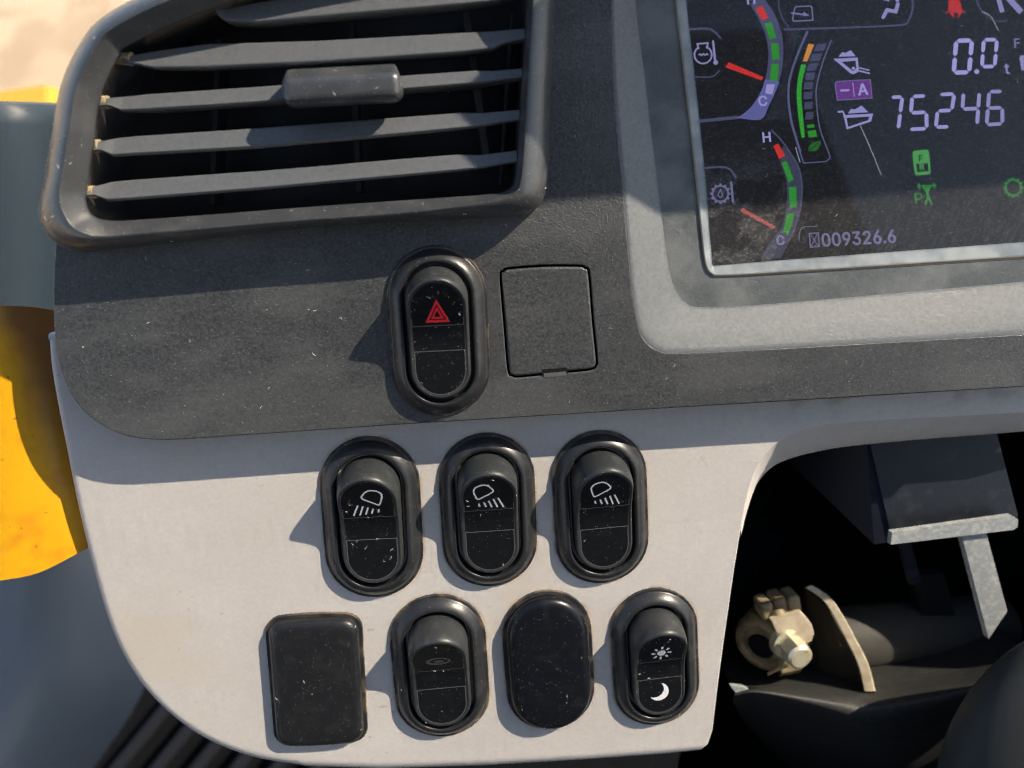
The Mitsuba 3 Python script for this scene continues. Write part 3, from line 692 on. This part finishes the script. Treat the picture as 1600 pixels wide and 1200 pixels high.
disp('gauge_letter', glyph('H', B([(915, 120)])[0], 15), 'lav', 0.12)
gx, gy = B([(560, 548)])[0]
teeth = [Point(gx + 14.2 * math.cos(a), gy + 14.2 * math.sin(a)).buffer(2.0) for a in np.arange(12) * math.pi / 6]
disp('oil_icon', unary_union([Point(gx, gy).buffer(13.5).difference(Point(gx, gy).buffer(10.8)), *teeth]).difference(Point(gx, gy).buffer(10.8)).union(
     line([(gx, gy - 7), (gx + 4, gy + 3), (gx, gy + 6), (gx - 4, gy + 3), (gx, gy - 7)], 1.5)).union(line(B([(650, 455), (665, 615)]), 3.5, cap_style=1)), 'lav', 0.1, 'transmission oil temperature icon', 0.45)
# bar graph
disp('bar_outline', unary_union([line(sc(A, [(1305, 245), (1230, 420), (1170, 600), (1155, 750), (1175, 930), (1215, 1080), (1250, 1190)]), 3.4), line(sc(A, [(1490, 315), (1420, 500), (1375, 680), (1375, 800), (1400, 1000), (1470, 1195), (1478, 1235), (1450, 1262)]), 1.8),
                                 line(A([(1450, 1262), (1275, 1275), (1240, 1170)]), 1.8)]), 'slate', 0.05, gain=1.5)
disp('bar_marker', P(A([(1312, 343), (1357, 350), (1302, 482), (1268, 480)])), 'orange', 0.1, 'orange end of the bar graph')
disp('bar_marker', P(sc(A, [(1255, 505), (1230, 620), (1221, 750), (1233, 900), (1258, 1078)]) + sc(A, [(1284, 1074), (1271, 930), (1257, 760), (1263, 640), (1294, 508)])), 'green', 0.1, 'long green bar of the bar graph', 1.3)
for x, y, w in ((1405, 372, 76), (1370, 450, 76), (1342, 525, 72), (1325, 597, 70), (1312, 670, 68), (1309, 747, 66), (1312, 825, 64), (1320, 905, 60)):
    s = 12 if y < 560 else 4
    disp('bar_cell', P(A([(x - w / 2 + s, y - 27), (x + w / 2 + s, y - 30), (x + w / 2 - s, y + 27), (x - w / 2 - s, y + 30)])), 'slate', 0.1, gain=0.8)
disp('bar_cell', P(A([(1300, 978), (1355, 972), (1360, 998), (1303, 1002)])), 'green', 0.1)
disp('bar_cell', P(A([(1305, 1025), (1368, 1015), (1380, 1070), (1315, 1075)])), 'green', 0.1)
disp('leaf_icon', P(sc(A, [(1312, 1180), (1320, 1140), (1355, 1112), (1408, 1105), (1398, 1145), (1370, 1180), (1312, 1180)])).buffer(0).difference(line(A([(1318, 1178), (1390, 1115)]), 1.2)), 'green', 0.1, 'green leaf icon', 0.45)
# dot-mesh ground between the gauges
dots = [Point(1235 + (i - j * 0.12) * 3.0, 45 + j * 3.0).buffer(0.8, 2) for j in range(48) for i in range(-10, 12)]
zone = P(A([(1030, 20), (1090, 60), (1250, 230), (1165, 560), (1140, 760), (1175, 960), (1220, 1120), (1050, 990), (960, 950), (1080, 700), (1125, 480), (1120, 280)])).buffer(0)
disp('dot_pattern', unary_union([d for d in dots if zone.contains(d)]), 'dim', 0.0, 'fine dotted ground between the gauges')
# top boxes and icons
disp('box_outline', unary_union([line([(1216, 0), (1216, 12), (1222, 30), (1232, 44)], 1.5), line(sc(D, [(-130, 372), (600, 350), (1330, 315), (1430, 250), (1478, 120), (1480, -40)], 6), 3.0)]), 'slate', 0.05, gain=0.9)
bx = P(sc(D, [(25, 82), (205, 75), (225, 95), (238, 240), (225, 262), (10, 272), (-18, 262), (-22, 230), (5, 100), (25, 82)], 4)).buffer(0)
disp('load_icon', unary_union([bx.difference(bx.buffer(-1.5)), line(D([(-40, 165), (120, 185)]), 2.2), P(D([(118, 150), (190, 200), (110, 205)]))]), 'lav', 0.1, 'rounded square icon with an arrow', 0.55)
disp('seat_icon', unary_union([line(D([(1112, 220), (1160, 128), (1268, 148), (1295, 55)]), 5.5, cap_style=1), line(D([(1290, -30), (1288, 8)]), 5.5, cap_style=1), P(D([(1120, -10), (1200, -10), (1178, 26), (1150, 10), (1120, 14)]))]), 'lav', 0.1, 'seated figure icon at the top of the display', 0.8)
disp('alarm_icon', unary_union([P(E_([(415, -60), (575, -60), (578, 0), (622, 150), (605, 215), (570, 285), (550, 275), (562, 215), (535, 200), (500, 205), (485, 215), (500, 270), (480, 280), (435, 215), (405, 150), (415, 0)])).buffer(0), line(E_([(362, 210), (430, 165)]), 2), line(E_([(672, 200), (605, 160)]), 2)]), 'red', 0.1, 'red warning icon', 0.8)
disp('gear_letter', unary_union([line(E_([(1180, -40), (1250, 195)]), 7), line(E_([(1330, -40), (1545, 195)]), 9)]), 'lav', 0.1, 'foot of the letter N', 0.75)
disp('gear_outline', line(sc(E_, [(850, -20), (860, 60), (940, 185), (1060, 300), (1200, 335), (1330, 325)]), 2.2), 'slate', 0.05, gain=0.8)
def seven(quad, segs, w, f):
    """Seven-segment digit inside a quad TL, TR, BR, BL."""
    TL, TR, BR, BL = (np.array(q, float) for q in f(quad))
    at = lambda u, v: (TL * (1 - u) + TR * u) * (1 - v) + (BL * (1 - u) + BR * u) * v
    ends = {'a': ((0, 0), (1, 0)), 'b': ((1, 0), (1, .5)), 'c': ((1, .5), (1, 1)), 'd': ((0, 1), (1, 1)), 'e': ((0, .5), (0, 1)), 'f': ((0, 0), (0, .5)), 'g': ((0, .5), (1, .5))}
    out = []
    for s in segs:
        a, b = at(*ends[s][0]), at(*ends[s][1])
        d = b - a; L = np.linalg.norm(d); d /= L; nn = np.array([-d[1], d[0]]); g0, hw = 0.9, w / 2
        out.append(P([a + d * g0, a + d * (g0 + hw) + nn * hw, b - d * (g0 + hw) + nn * hw, b - d * g0, b - d * (g0 + hw) - nn * hw, a + d * (g0 + hw) - nn * hw]))
    return unary_union(out)
disp('large_digit', seven([(530, 640), (775, 635), (730, 1130), (490, 1140)], 'abcdef', 6.6, E_), 'lav', 0.1, gain=1.1)
disp('large_digit', seven([(960, 625), (1165, 622), (1130, 1040), (930, 1045)], 'abcdef', 5.6, E_), 'lav', 0.1, gain=1.1)
disp('decimal_point', Point(E_([(850, 1122)])[0]).buffer(3.7), 'lav', 0.1)
disp('unit_letter', glyph('t', E_([(1290, 1155)])[0], 16, bold=True), 'lav', 0.1, 'small letter t', 0.7)
disp('unit_letter', glyph('F', E_([(1440, 745)])[0], 13.5), 'lav', 0.1, 'small letter F', 0.45)
disp('unit_letter', unary_union([line(E_([(1545, 895), (1580, 1100)]), 6), line(E_([(1530, 900), (1640, 880)]), 5)]), 'lav', 0.1, gain=0.8)
for q, s, gn in (([(555, 762), (645, 758), (612, 1010), (530, 1015)], 'abc', 1), ([(722, 755), (828, 750), (835, 1005), (700, 1012)], 'afgcd', 1), ([(935, 740), (1050, 735), (1010, 990), (905, 995)], 'abged', 1),
              ([(1122, 725), (1245, 722), (1228, 975), (1105, 980)], 'fgbc', .9), ([(1322, 718), (1425, 715), (1425, 968), (1302, 975)], 'afgecd', .8)):
    disp('total_digit', seven(q, s, 5.6, C4), 'lav', 0.1, gain=gn)
disp('bucket_icon', unary_union([P(D([(555, 712), (600, 655), (640, 665), (705, 630), (768, 705)])), P(D([(490, 738), (792, 722), (808, 880), (780, 915), (735, 930), (700, 915)])).difference(P(D([(590, 775), (768, 762), (778, 850), (750, 885), (725, 885)]))),
                                 Point(D([(740, 855)])[0]).buffer(2.4), line(D([(810, 850), (940, 882)]), 1.8), line(D([(800, 885), (945, 920)]), 2.2)]), 'lav', 0.1, 'loaded bucket icon', 0.9)
pb = P(curve(C4([(130, 640), (145, 634), (380, 622), (396, 632), (410, 760), (400, 770), (155, 786), (135, 780), (118, 660)]), True, 3)).buffer(0)
disp('auto_box', pb.difference(pb.buffer(-1.2)), 'lav', 0.1, gain=0.45); disp('auto_box', pb.buffer(-1.2), 'purple', 0.05, 'purple box with a dash and the letter A')
disp('auto_text', unary_union([line(C4([(162, 709), (230, 706)]), 3), line(C4([(258, 648), (270, 755)]), 0.9), glyph('A', C4([(300, 745)])[0], 17, bold=True)]), 'lav', 0.16)
disp('truck_icon', unary_union([P(C4([(222, 888), (245, 852), (275, 856), (325, 826), (378, 878)])), P(C4([(140, 868), (182, 866), (200, 900), (416, 888), (400, 950), (212, 1012), (180, 880), (142, 882)])).difference(P(C4([(208, 922), (388, 912), (378, 940), (222, 992)])))]), 'lav', 0.1, 'loaded tipper body icon', 0.9)
fb = P(curve(G6([(668, 215), (690, 190), (775, 182), (800, 200), (815, 360), (800, 385), (710, 395), (685, 375)]), True, 4)).buffer(0)
disp('direction_icon', fb.difference(P(G6([(695, 300), (795, 295), (800, 360), (705, 368)]))).difference(glyph('F', G6([(720, 280)])[0], 10)).union(glyph('R', G6([(728, 352)])[0], 9)), 'lgreen', 0.1, 'green box icon with the letters F and R')
disp('power_icon', unary_union([glyph('P', G6([(690, 632)])[0], 17, bold=False), line(G6([(705, 482), (865, 478)]), 2), line(G6([(718, 462), (724, 512)]), 2.2), line(G6([(842, 458), (850, 505)]), 2.2), Point(G6([(788, 508)])[0]).buffer(3.4), line(G6([(752, 488), (785, 530), (792, 580), (772, 640)]), 3), line(G6([(815, 485), (792, 530), (800, 580), (828, 640)]), 3)]), 'green', 0.1, 'green letter P beside a weightlifter icon', 0.85)
gx, gy = G6([(1505, 497)])[0]
disp('idle_icon', unary_union([ring(G6, (1505, 497), 12, 2.6), *[Point(gx + 14.6 * math.cos(a), gy + 14.6 * math.sin(a)).buffer(1.7) for a in np.arange(12) * math.pi / 6]]), 'green', 0.1, 'green gear icon at the right of the display', 0.8)
disp('hour_icon', unary_union([P(B([(1295, 875), (1378, 868), (1388, 990), (1305, 998)])).difference(P(B([(1305, 885), (1370, 880), (1379, 982), (1314, 988)]))), line(B([(1308, 885), (1376, 985)]), 1.2), line(B([(1368, 880), (1314, 988)]), 1.2), line(sc(B, [(1215, 940), (1220, 870), (1255, 825), (1370, 820)]), 1.2)]), 'lav', 0.1, 'hourglass icon', 0.4)
disp('hour_digits', glyph('009326.6', (1284, 385), 20, ex=(0.998, -0.055), width=116, bold=True), 'lav', 0.1, 'hour meter digits 009326.6', 0.45)

# ------------------------------------------------------------------ yellow guard and what lies left of the dash
gp = [[(-60, 470), (0, 477), (50, 479), (100, 488), (150, 500)], [(-60, 560), (0, 560), (50, 565), (100, 575), (150, 585)], [(-60, 700), (0, 700), (55, 700), (105, 702), (150, 705)],
      [(-60, 800), (0, 800), (60, 795), (120, 785), (165, 775)], [(-60, 915), (0, 905), (65, 891), (135, 856), (180, 830)]]
hp = [[-8, -7, -9, -14, -22], [-6, -5, -8, -13, -21], [-4, -3.5, -6, -11, -19], [-3, -2, -4.5, -9, -17], [-2, -1, -3.5, -7, -15]]
grid = np.array([px(curve(r, False, 6), curve(np.column_stack([h, h]), False, 6)[:, 0]) for r, h in zip(gp, hp)])
def surf(grid, n=6, thick=2.0):
    cols = [curve(grid[:, j], False, n) for j in range(grid.shape[1])]
    rows = np.array(cols).transpose(1, 0, 2)
    a = loft(list(rows), closed=False)
    if a.face_normals[:, 2].mean() < 0: a.invert()
    nn = a.vertex_normals
    b = trimesh.Trimesh(a.vertices - nn * thick, a.faces[:, ::-1], process=False)
    R_, C_ = rows.shape[:2]
    idx = np.arange(R_ * C_).reshape(R_, C_)
    rim = np.concatenate([idx[0, :-1], idx[:-1, -1], idx[-1, :0:-1], idx[:0:-1, 0]])
    N = R_ * C_; j = np.roll(rim, -1)
    v = np.vstack([a.vertices, b.vertices])
    side = np.vstack([np.stack([rim, j, j + N], 1), np.stack([rim, j + N, rim + N], 1)])
    return trimesh.Trimesh(v, np.vstack([a.faces, b.faces + N, side]), process=False)
obj('yellow_guard', surf(grid, 6, 1.5), 'yellow_paint', 40, label='curved yellow guard, rust stained, shade painted on, behind the left edge of the beige panel', cat='guard')

# trim of the cab body that curves away behind the panel
cols = [(-260, -60), (-120, -58), (-20, -60), (40, -72), (85, -100), (125, -145), (165, -200), (215, -265), (270, -340)]
rows = [(172, -14, 330), (180, -2, 330), (196, 0, 330), (400, 2, 330), (640, 6, 320), (900, 8, 300), (1000, 8, 285), (1090, 6, 262), (1200, 4, 182), (1320, 0, 90), (1420, -6, 10)]
gr = []
for y, dz, xr in rows:
    kx = (xr + 260) / (270 + 260)
    gr.append(px([(-260 + (x + 260) * kx, y + 0.02 * x) for x, h in cols], [h + dz for x, h in cols]))
obj('cab_trim', surf(np.array([g_ for g_, q in zip(gr, rows) if q[0] <= 640]), 4, 3.0), 'hull_trim', 60, label='smooth dark grey cab trim left of the air vent, above the yellow guard', cat='cab trim')
obj('door_sill', surf(np.array([g_[:-1] - [0, 0, 6] for g_, q in zip(gr, rows) if q[0] >= 640]), 4, 3.0), 'sill_sky_blue', 60, label='door sill with sky reflection painted blue-grey, curving into shade below the yellow guard', cat='door sill')
FM = thing('rubber_mat', 'dark ribbed rubber floor mat below the beige panel', 'floor mat')
p = px([(-100, 1500), (1400, 1500), (1400, 900), (-100, 900)], -420)
obj('sheet', up(cap(p[:, :2], [], -420)), 'cavity_black', False, parent=FM)
for k in range(6):
    x = 130 + k * 62
    a, b = px([(x + 10, 1250), (x + 200, 1020)], -400)
    d = b - a; L = np.linalg.norm(d); d /= L
    obj('rib', frame(box((0, 0, 0), (11, L, 12), 3), (a + b) / 2, [d[1], -d[0], 0], d), 'mat_rib', 40, parent=FM)

a = px([(-120, 172), (95, 140), (95, 172), (-120, 205)], -1500)
obj('machine_fender', hull(np.vstack([a, a + [0, 0, 60]])), 'yellow_far', False, label='yellow fender of the machine, far out of focus beyond the vent', cat='fender')

# ------------------------------------------------------------------ the steering column in the opening
CV = thing('column_cavity', 'black hollow behind the steering column', 'cavity')
cw = [(1060, 1185), (1090, 1100), (1130, 900), (1150, 760), (1185, 690), (1260, 655), (1750, 625), (1760, 1250), (1300, 1420), (1040, 1330)]
cf, cb = px(cw, -15), px(cw, -130)
obj('wall', loft([cf, cb]), 'cavity_black', False, parent=CV)
obj('back', up(cap(cb[:, :2], [], -130)), 'cavity_black', False, parent=CV)
def plate(pts, hs, t, bev=0.4):
    """Flat-ish plate from picture corners, each with its own depth, thickened backwards."""
    a = px(pts, hs); n = np.cross(a[1] - a[0], a[2] - a[0]); n /= np.linalg.norm(n)
    if n[2] < 0: n = -n
    return hull(np.vstack([a, a - n * t]))
BR = thing('column_bracket', 'dark folded steel bracket with a bright lower edge under the dash opening', 'bracket')
obj('front_plate', plate([(1352, 660), (1548, 640), (1590, 803), (1589, 822), (1395, 847)], [-22, -22, -18, -17.5, -18], 3.5), 'steel_black', False, parent=BR)
obj('side_plate', plate([(1210, 700), (1352, 660), (1394, 846), (1366, 851)], [-50, -23, -19, -20], 1.5), 'steel_side', False, parent=BR)
lip = px([(1394, 832), (1582, 806), (1591, 812), (1590, 824), (1583, 828), (1392, 851)], [-11.0] * 6)
obj('sunlit_lip', hull(np.vstack([lip, lip - [0, 0, 2.5]])), 'steel_edge', False, label='lower edge of the bracket, sunlight put into its pale colour', parent=BR)  # pale strip holds the sunlight on the plate bottom in its colour
obj('column_bar', plate([(1497, 815), (1535, 810), (1574, 955), (1545, 998)], [-22, -22, -20, -20], 3), 'steel_edge', False, label='bright flat metal bar lit by the sun beside the steering wheel', cat='metal bar')

CT = thing('column_tube', 'dark steering column tube crossing the opening', 'steering column')
a, b = px([(1290, 1000), (1560, 975)], [-66, -72])
obj('tube', tube(a, b, 14.0), 'tube_black', 40, parent=CT)
obj('collar', plate([(1426, 900), (1476, 896), (1514, 1050), (1462, 1055)], [-62, -62, -62, -62], 6), 'collar_black', False, parent=CT)
obj('rod', plate([(1402, 830), (1418, 828), (1440, 910), (1424, 914)], [-34, -34, -34, -34], 3), 'steel_black', False, parent=CT)
TC = thing('tilt_clamp', 'dusty yellow zinc clamp with a hex bolt in the column opening', 'clamp')
c = px([(1190, 1008)], -40)[0]
axis = np.array([-0.72, -0.1, 0.68]); axis /= np.linalg.norm(axis)
u = np.cross(axis, [0, 1, 0]); u /= np.linalg.norm(u); w = np.cross(axis, u)
def turned(prof_, n=44):
    t = np.arange(n) * 2 * math.pi / n
    return fix(loft([c + axis * z + q * (np.cos(t)[:, None] * u + np.sin(t)[:, None] * w) for q, z in prof_]))
k1 = turned([(0.1, -14), (11.0, -14), (12.2, -13), (12.4, -3), (11.6, 0), (10.6, 1.2), (9.2, 1.4), (8.4, 0.8), (7.6, 0.4), (6.4, 0.9), (5.6, 0.8), (5.0, 0.0), (4.8, -2.5), (0.1, -3.0)])
if k1.volume < 0: k1.invert()
obj('knob', k1, 'zinc_dusty_shaded', 35, label='round dusty clamp end with a hole', parent=TC)
blk = np.vstack([px([(1218, 970), (1246, 964), (1262, 1000), (1252, 1046), (1222, 1052), (1212, 1010)], -36), px([(1215, 975), (1252, 968), (1266, 1004), (1250, 1052), (1216, 1058)], -50)])
obj('knob_hole_dark', tube(c + axis * 0.2, c + axis * 1.6, 4.9, 4.9, 32), 'cavity_black', 35, parent=TC)  # dark disc over the recess stands for the shade inside it
obj('block', hull(blk), 'zinc_dusty_shaded', 30, parent=TC)
lugc = px([(1214, 942)], -40)[0]

for q_ in (-5.6, 0.0, 5.6):
    lg = box((q_, 0.4 - 0.02 * q_ * q_, 0), (5.1, 7.6, 9.5), 1.5)
    obj('lug', frame(lg, lugc, np.array([0.985, 0.17, 0]), np.array([-0.17, 0.985, 0])), 'zinc_dusty_shaded', 40, parent=TC)

e = px([(1206, 962), (1226, 957)], [-34, -33]); e2_ = px([(1208, 985), (1232, 978)], [-33, -31])
obj('stud', tube(px([(1214, 952)], -36)[0], px([(1222, 985)], -32)[0], 2.6), 'zinc_dusty_shaded', 35, parent=TC)
bp = px([(1206, 970), (1252, 958), (1258, 962), (1268, 975), (1272, 990), (1268, 1002), (1250, 1006), (1216, 992)], [-31, -30, -30, -29, -28, -28, -28, -30])
obj('tab_plate', hull(np.vstack([bp, bp - [0, 0, 3]])), 'zinc_tan_lit', False, parent=TC)
ba, bb = px([(1229, 1003), (1252, 1029)], [-31, -20])
bd = (bb - ba) / np.linalg.norm(bb - ba)
obj('bolt_flange', tube(ba - bd * 1, ba + bd * 2.0, 6.8, 6.3, 36), 'zinc_bright', 35, parent=TC)
obj('bolt_head', tube(ba + bd * 1.5, bb - bd * 0.8, 5.2, 5.1, 6), 'zinc_bright', False, label='bright hexagonal bolt head', parent=TC)
obj('bolt_cap', tube(bb - bd * 1.0, bb, 5.0, 3.9, 36), 'zinc_bright', 35, parent=TC)
e = px([(1200, 1053), (1230, 1040)], [-30, -26]); obj('split_pin', tube(e[0], e[1], 0.6), 'zinc_dusty_shaded', 40, parent=TC)
pl = curve([(1258, 918), (1284, 936), (1302, 962), (1322, 1000), (1340, 1038), (1350, 1080)], False, 6)
pr = pl + np.column_stack([np.linspace(11, 18, len(pl)), np.linspace(-4, 0, len(pl))])
ang = [px(pl, -33), px(pl + (pr - pl) * 0.1, -32.2), px(pl + (pr - pl) * 0.9, -32.2), px(pr, -33), px(pr, -48), px(pl, -48)]
obj('curved_plate', loft([np.array([r[i] for r in ang]) for i in range(len(pl))], cap0=True, cap1=True), 'zinc_tan_lit', 30, label='curved tan plate edge beside the bolt', parent=TC)

pf = px([(1262, 922), (1292, 948), (1322, 1000), (1342, 1040), (1350, 1082), (1296, 1090), (1268, 1050), (1258, 985)], [-46, -44, -44, -44, -44, -52, -56, -54])
obj('plate_face', hull(np.vstack([pf, pf - [0, 0, 4]])), 'plate_dark', 30, parent=TC)

# shroud below the opening, dusty on top
SH = thing('column_shroud', 'black plastic steering column shroud, dusty on top, below the opening', 'column shroud')
R0 = [(1150, 1078), (1180, 1071), (1270, 1066), (1350, 1070), (1420, 1062), (1515, 1040), (1600, 1010)]
R1 = [(1148, 1085), (1185, 1080), (1262, 1093), (1310, 1104), (1354, 1113), (1484, 1088), (1600, 1050)]
R2 = [(1145, 1094), (1178, 1097), (1254, 1121), (1330, 1152), (1398, 1168), (1474, 1128), (1600, 1090)]
R3 = [(1147, 1100), (1178, 1105), (1252, 1130), (1326, 1162), (1398, 1179), (1480, 1150), (1600, 1130)]
R4 = [(1172, 1140), (1196, 1160), (1250, 1190), (1320, 1215), (1400, 1235), (1490, 1240), (1600, 1240)]
R5 = [(1222, 1182), (1240, 1210), (1270, 1260), (1330, 1300), (1400, 1320), (1500, 1340), (1600, 1350)]
hr = [-42, -22, -33, -38, -68, -110]
rowsh = [px(curve([(q[0] * 1.0, q[1]) for q in r], False, 5), h) for r, h in zip([R0, R1, R2, R3, R4, R5], hr)]
back = rowsh[0] + np.array([0, -2, -22])
obj('shell', up(fix(loft([back, *np.array([curve(np.array(rowsh)[:, q_], False, 6) for q_ in range(len(rowsh[0]))]).transpose(1, 0, 2)], closed=False))), 'shroud_black', 60, parent=SH)
obj('rim_chip', plate([(1142, 1072), (1160, 1074), (1170, 1078), (1152, 1086)], [-25, -25, -25, -25], 2), 'steel_edge', False, parent=SH)

# steering wheel hub, close to the eye at the right edge
ST = thing('steering_wheel', 'black steering wheel hub bulging into the lower right corner', 'steering wheel')
c = px([(1722, 1232)], 12)[0]
s = trimesh.creation.icosphere(subdivisions=5, radius=1.0)
v = np.array(s.vertices); v = np.sign(v) * np.abs(v) ** 0.92
obj('hub', frame(trimesh.Trimesh(v, s.faces, process=False), c, np.array([1.0, 0, 0]) * 61, np.array([0, 1.0, 0]) * 68, np.array([0, 0, 1.0]) * 22), 'wheel_black', 60, parent=ST)

c = px([(1575, 1275)], 0)[0]
obj('spoke', frame(trimesh.Trimesh(v, s.faces, process=False), c, np.array([0.98, 0.10, 0]) * 46, np.array([-0.10, 0.98, 0]) * 25, np.array([0, 0, 1.0]) * 14), 'wheel_black', 60, parent=ST)

# hood over the display, just above the frame; it shades the top of the dash
HO = np.array([(1320, -345), (3000, -440), (3000, -620), (1320, -530)])
a = px(HO, HD); hd = 67.0
hood = hull(np.vstack([a, a + [0, 0, hd]]))
obj('dash_hood', hood, 'charcoal_plastic', False, label='charcoal hood along the top of the dash over the display', cat='dash hood')

# ------------------------------------------------------------------ lint and dust specks
rng = np.random.default_rng(11)
def specks(names, n, size=(0.04, 0.078), fibre=0.02, zmin=0.25, lift=0.05, region=None):
    V_, F_, at = [], [], 0
    octa_v = np.array([[1, 0, 0], [-1, 0, 0], [0, 1, 0], [0, -1, 0], [0, 0, 1], [0, 0, -1.0]]); octa_f = np.array([[0, 2, 4], [2, 1, 4], [1, 3, 4], [3, 0, 4], [2, 0, 5], [1, 2, 5], [3, 1, 5], [0, 3, 5]])
    for name, k in zip(names, n):
        m = MESH[name]; w = m.area_faces * (m.face_normals[:, 2] > zmin)
        fi = rng.choice(len(w), k, p=w / w.sum()); t = m.triangles[fi]
        r1, r2 = np.sqrt(rng.random(k)), rng.random(k)
        p = (1 - r1)[:, None] * t[:, 0] + (r1 * (1 - r2))[:, None] * t[:, 1] + (r1 * r2)[:, None] * t[:, 2]
        for q, nn in zip(p + m.face_normals[fi] * lift, m.face_normals[fi]):
            a = np.cross(nn, [0.3, 0.5, 0.1]); a /= np.linalg.norm(a); b = np.cross(nn, a)
            th = rng.random() * 6.28; d = a * math.cos(th) + b * math.sin(th); e = np.cross(nn, d)
            if rng.random() < fibre:
                L, r, cur = rng.uniform(0.4, 1.2), rng.uniform(0.04, 0.065), rng.uniform(-0.5, 0.5)
                pts = [q + d * L * s + e * cur * L * 4 * s * (s - 1) + nn * 0.1 for s in np.linspace(0, 1, 5)]
                tr = np.array([[0, 1], [-0.87, -0.5], [0.87, -0.5]]) * r
                vv = np.array([x + e * y[0] + nn * y[1] for x in pts for y in tr]); ff = []
                for i in range(4):
                    for j in range(3):
                        A_, B_ = i * 3 + j, i * 3 + (j + 1) % 3
                        ff += [[A_, B_, B_ + 3], [A_, B_ + 3, A_ + 3]]
                V_.append(vv); F_.append(np.array(ff) + at); at += len(vv)
            else:
                s = rng.uniform(*size); v = octa_v * [s * rng.uniform(0.8, 1.25), s, s * 0.6]
                V_.append(q + v[:, :1] * d + v[:, 1:2] * e + v[:, 2:] * nn); F_.append(octa_f + at); at += 6
    return trimesh.Trimesh(np.vstack(V_), np.vstack(F_), process=False)
rock = [k for k in scene if k.endswith('__rocker')]; bezs = [k for k in scene if k.endswith('__bezel')]
pads = [k for k in scene if k.endswith('_pad')]; slats = [k for k in scene if k.startswith('air_vent__slat')]
names = rock + bezs + pads + slats + ['air_vent__frame', 'air_vent__thumb_tab', 'dashboard__face', 'blank_plug__dome', 'blank_plug_001__dome', 'display_monitor__glass', 'column_shroud__shell', 'switch_console__face']
cnt = [110] * len(rock) + [80] * len(bezs) + [42] * len(pads) + [240] * len(slats) + [1200, 130, 1000, 360, 440, 1400, 1500, 30]
obj('lint', specks(names, cnt), 'lint_white', False, label='white lint and dust specks scattered over the plastic', cat='lint', kind='stuff')
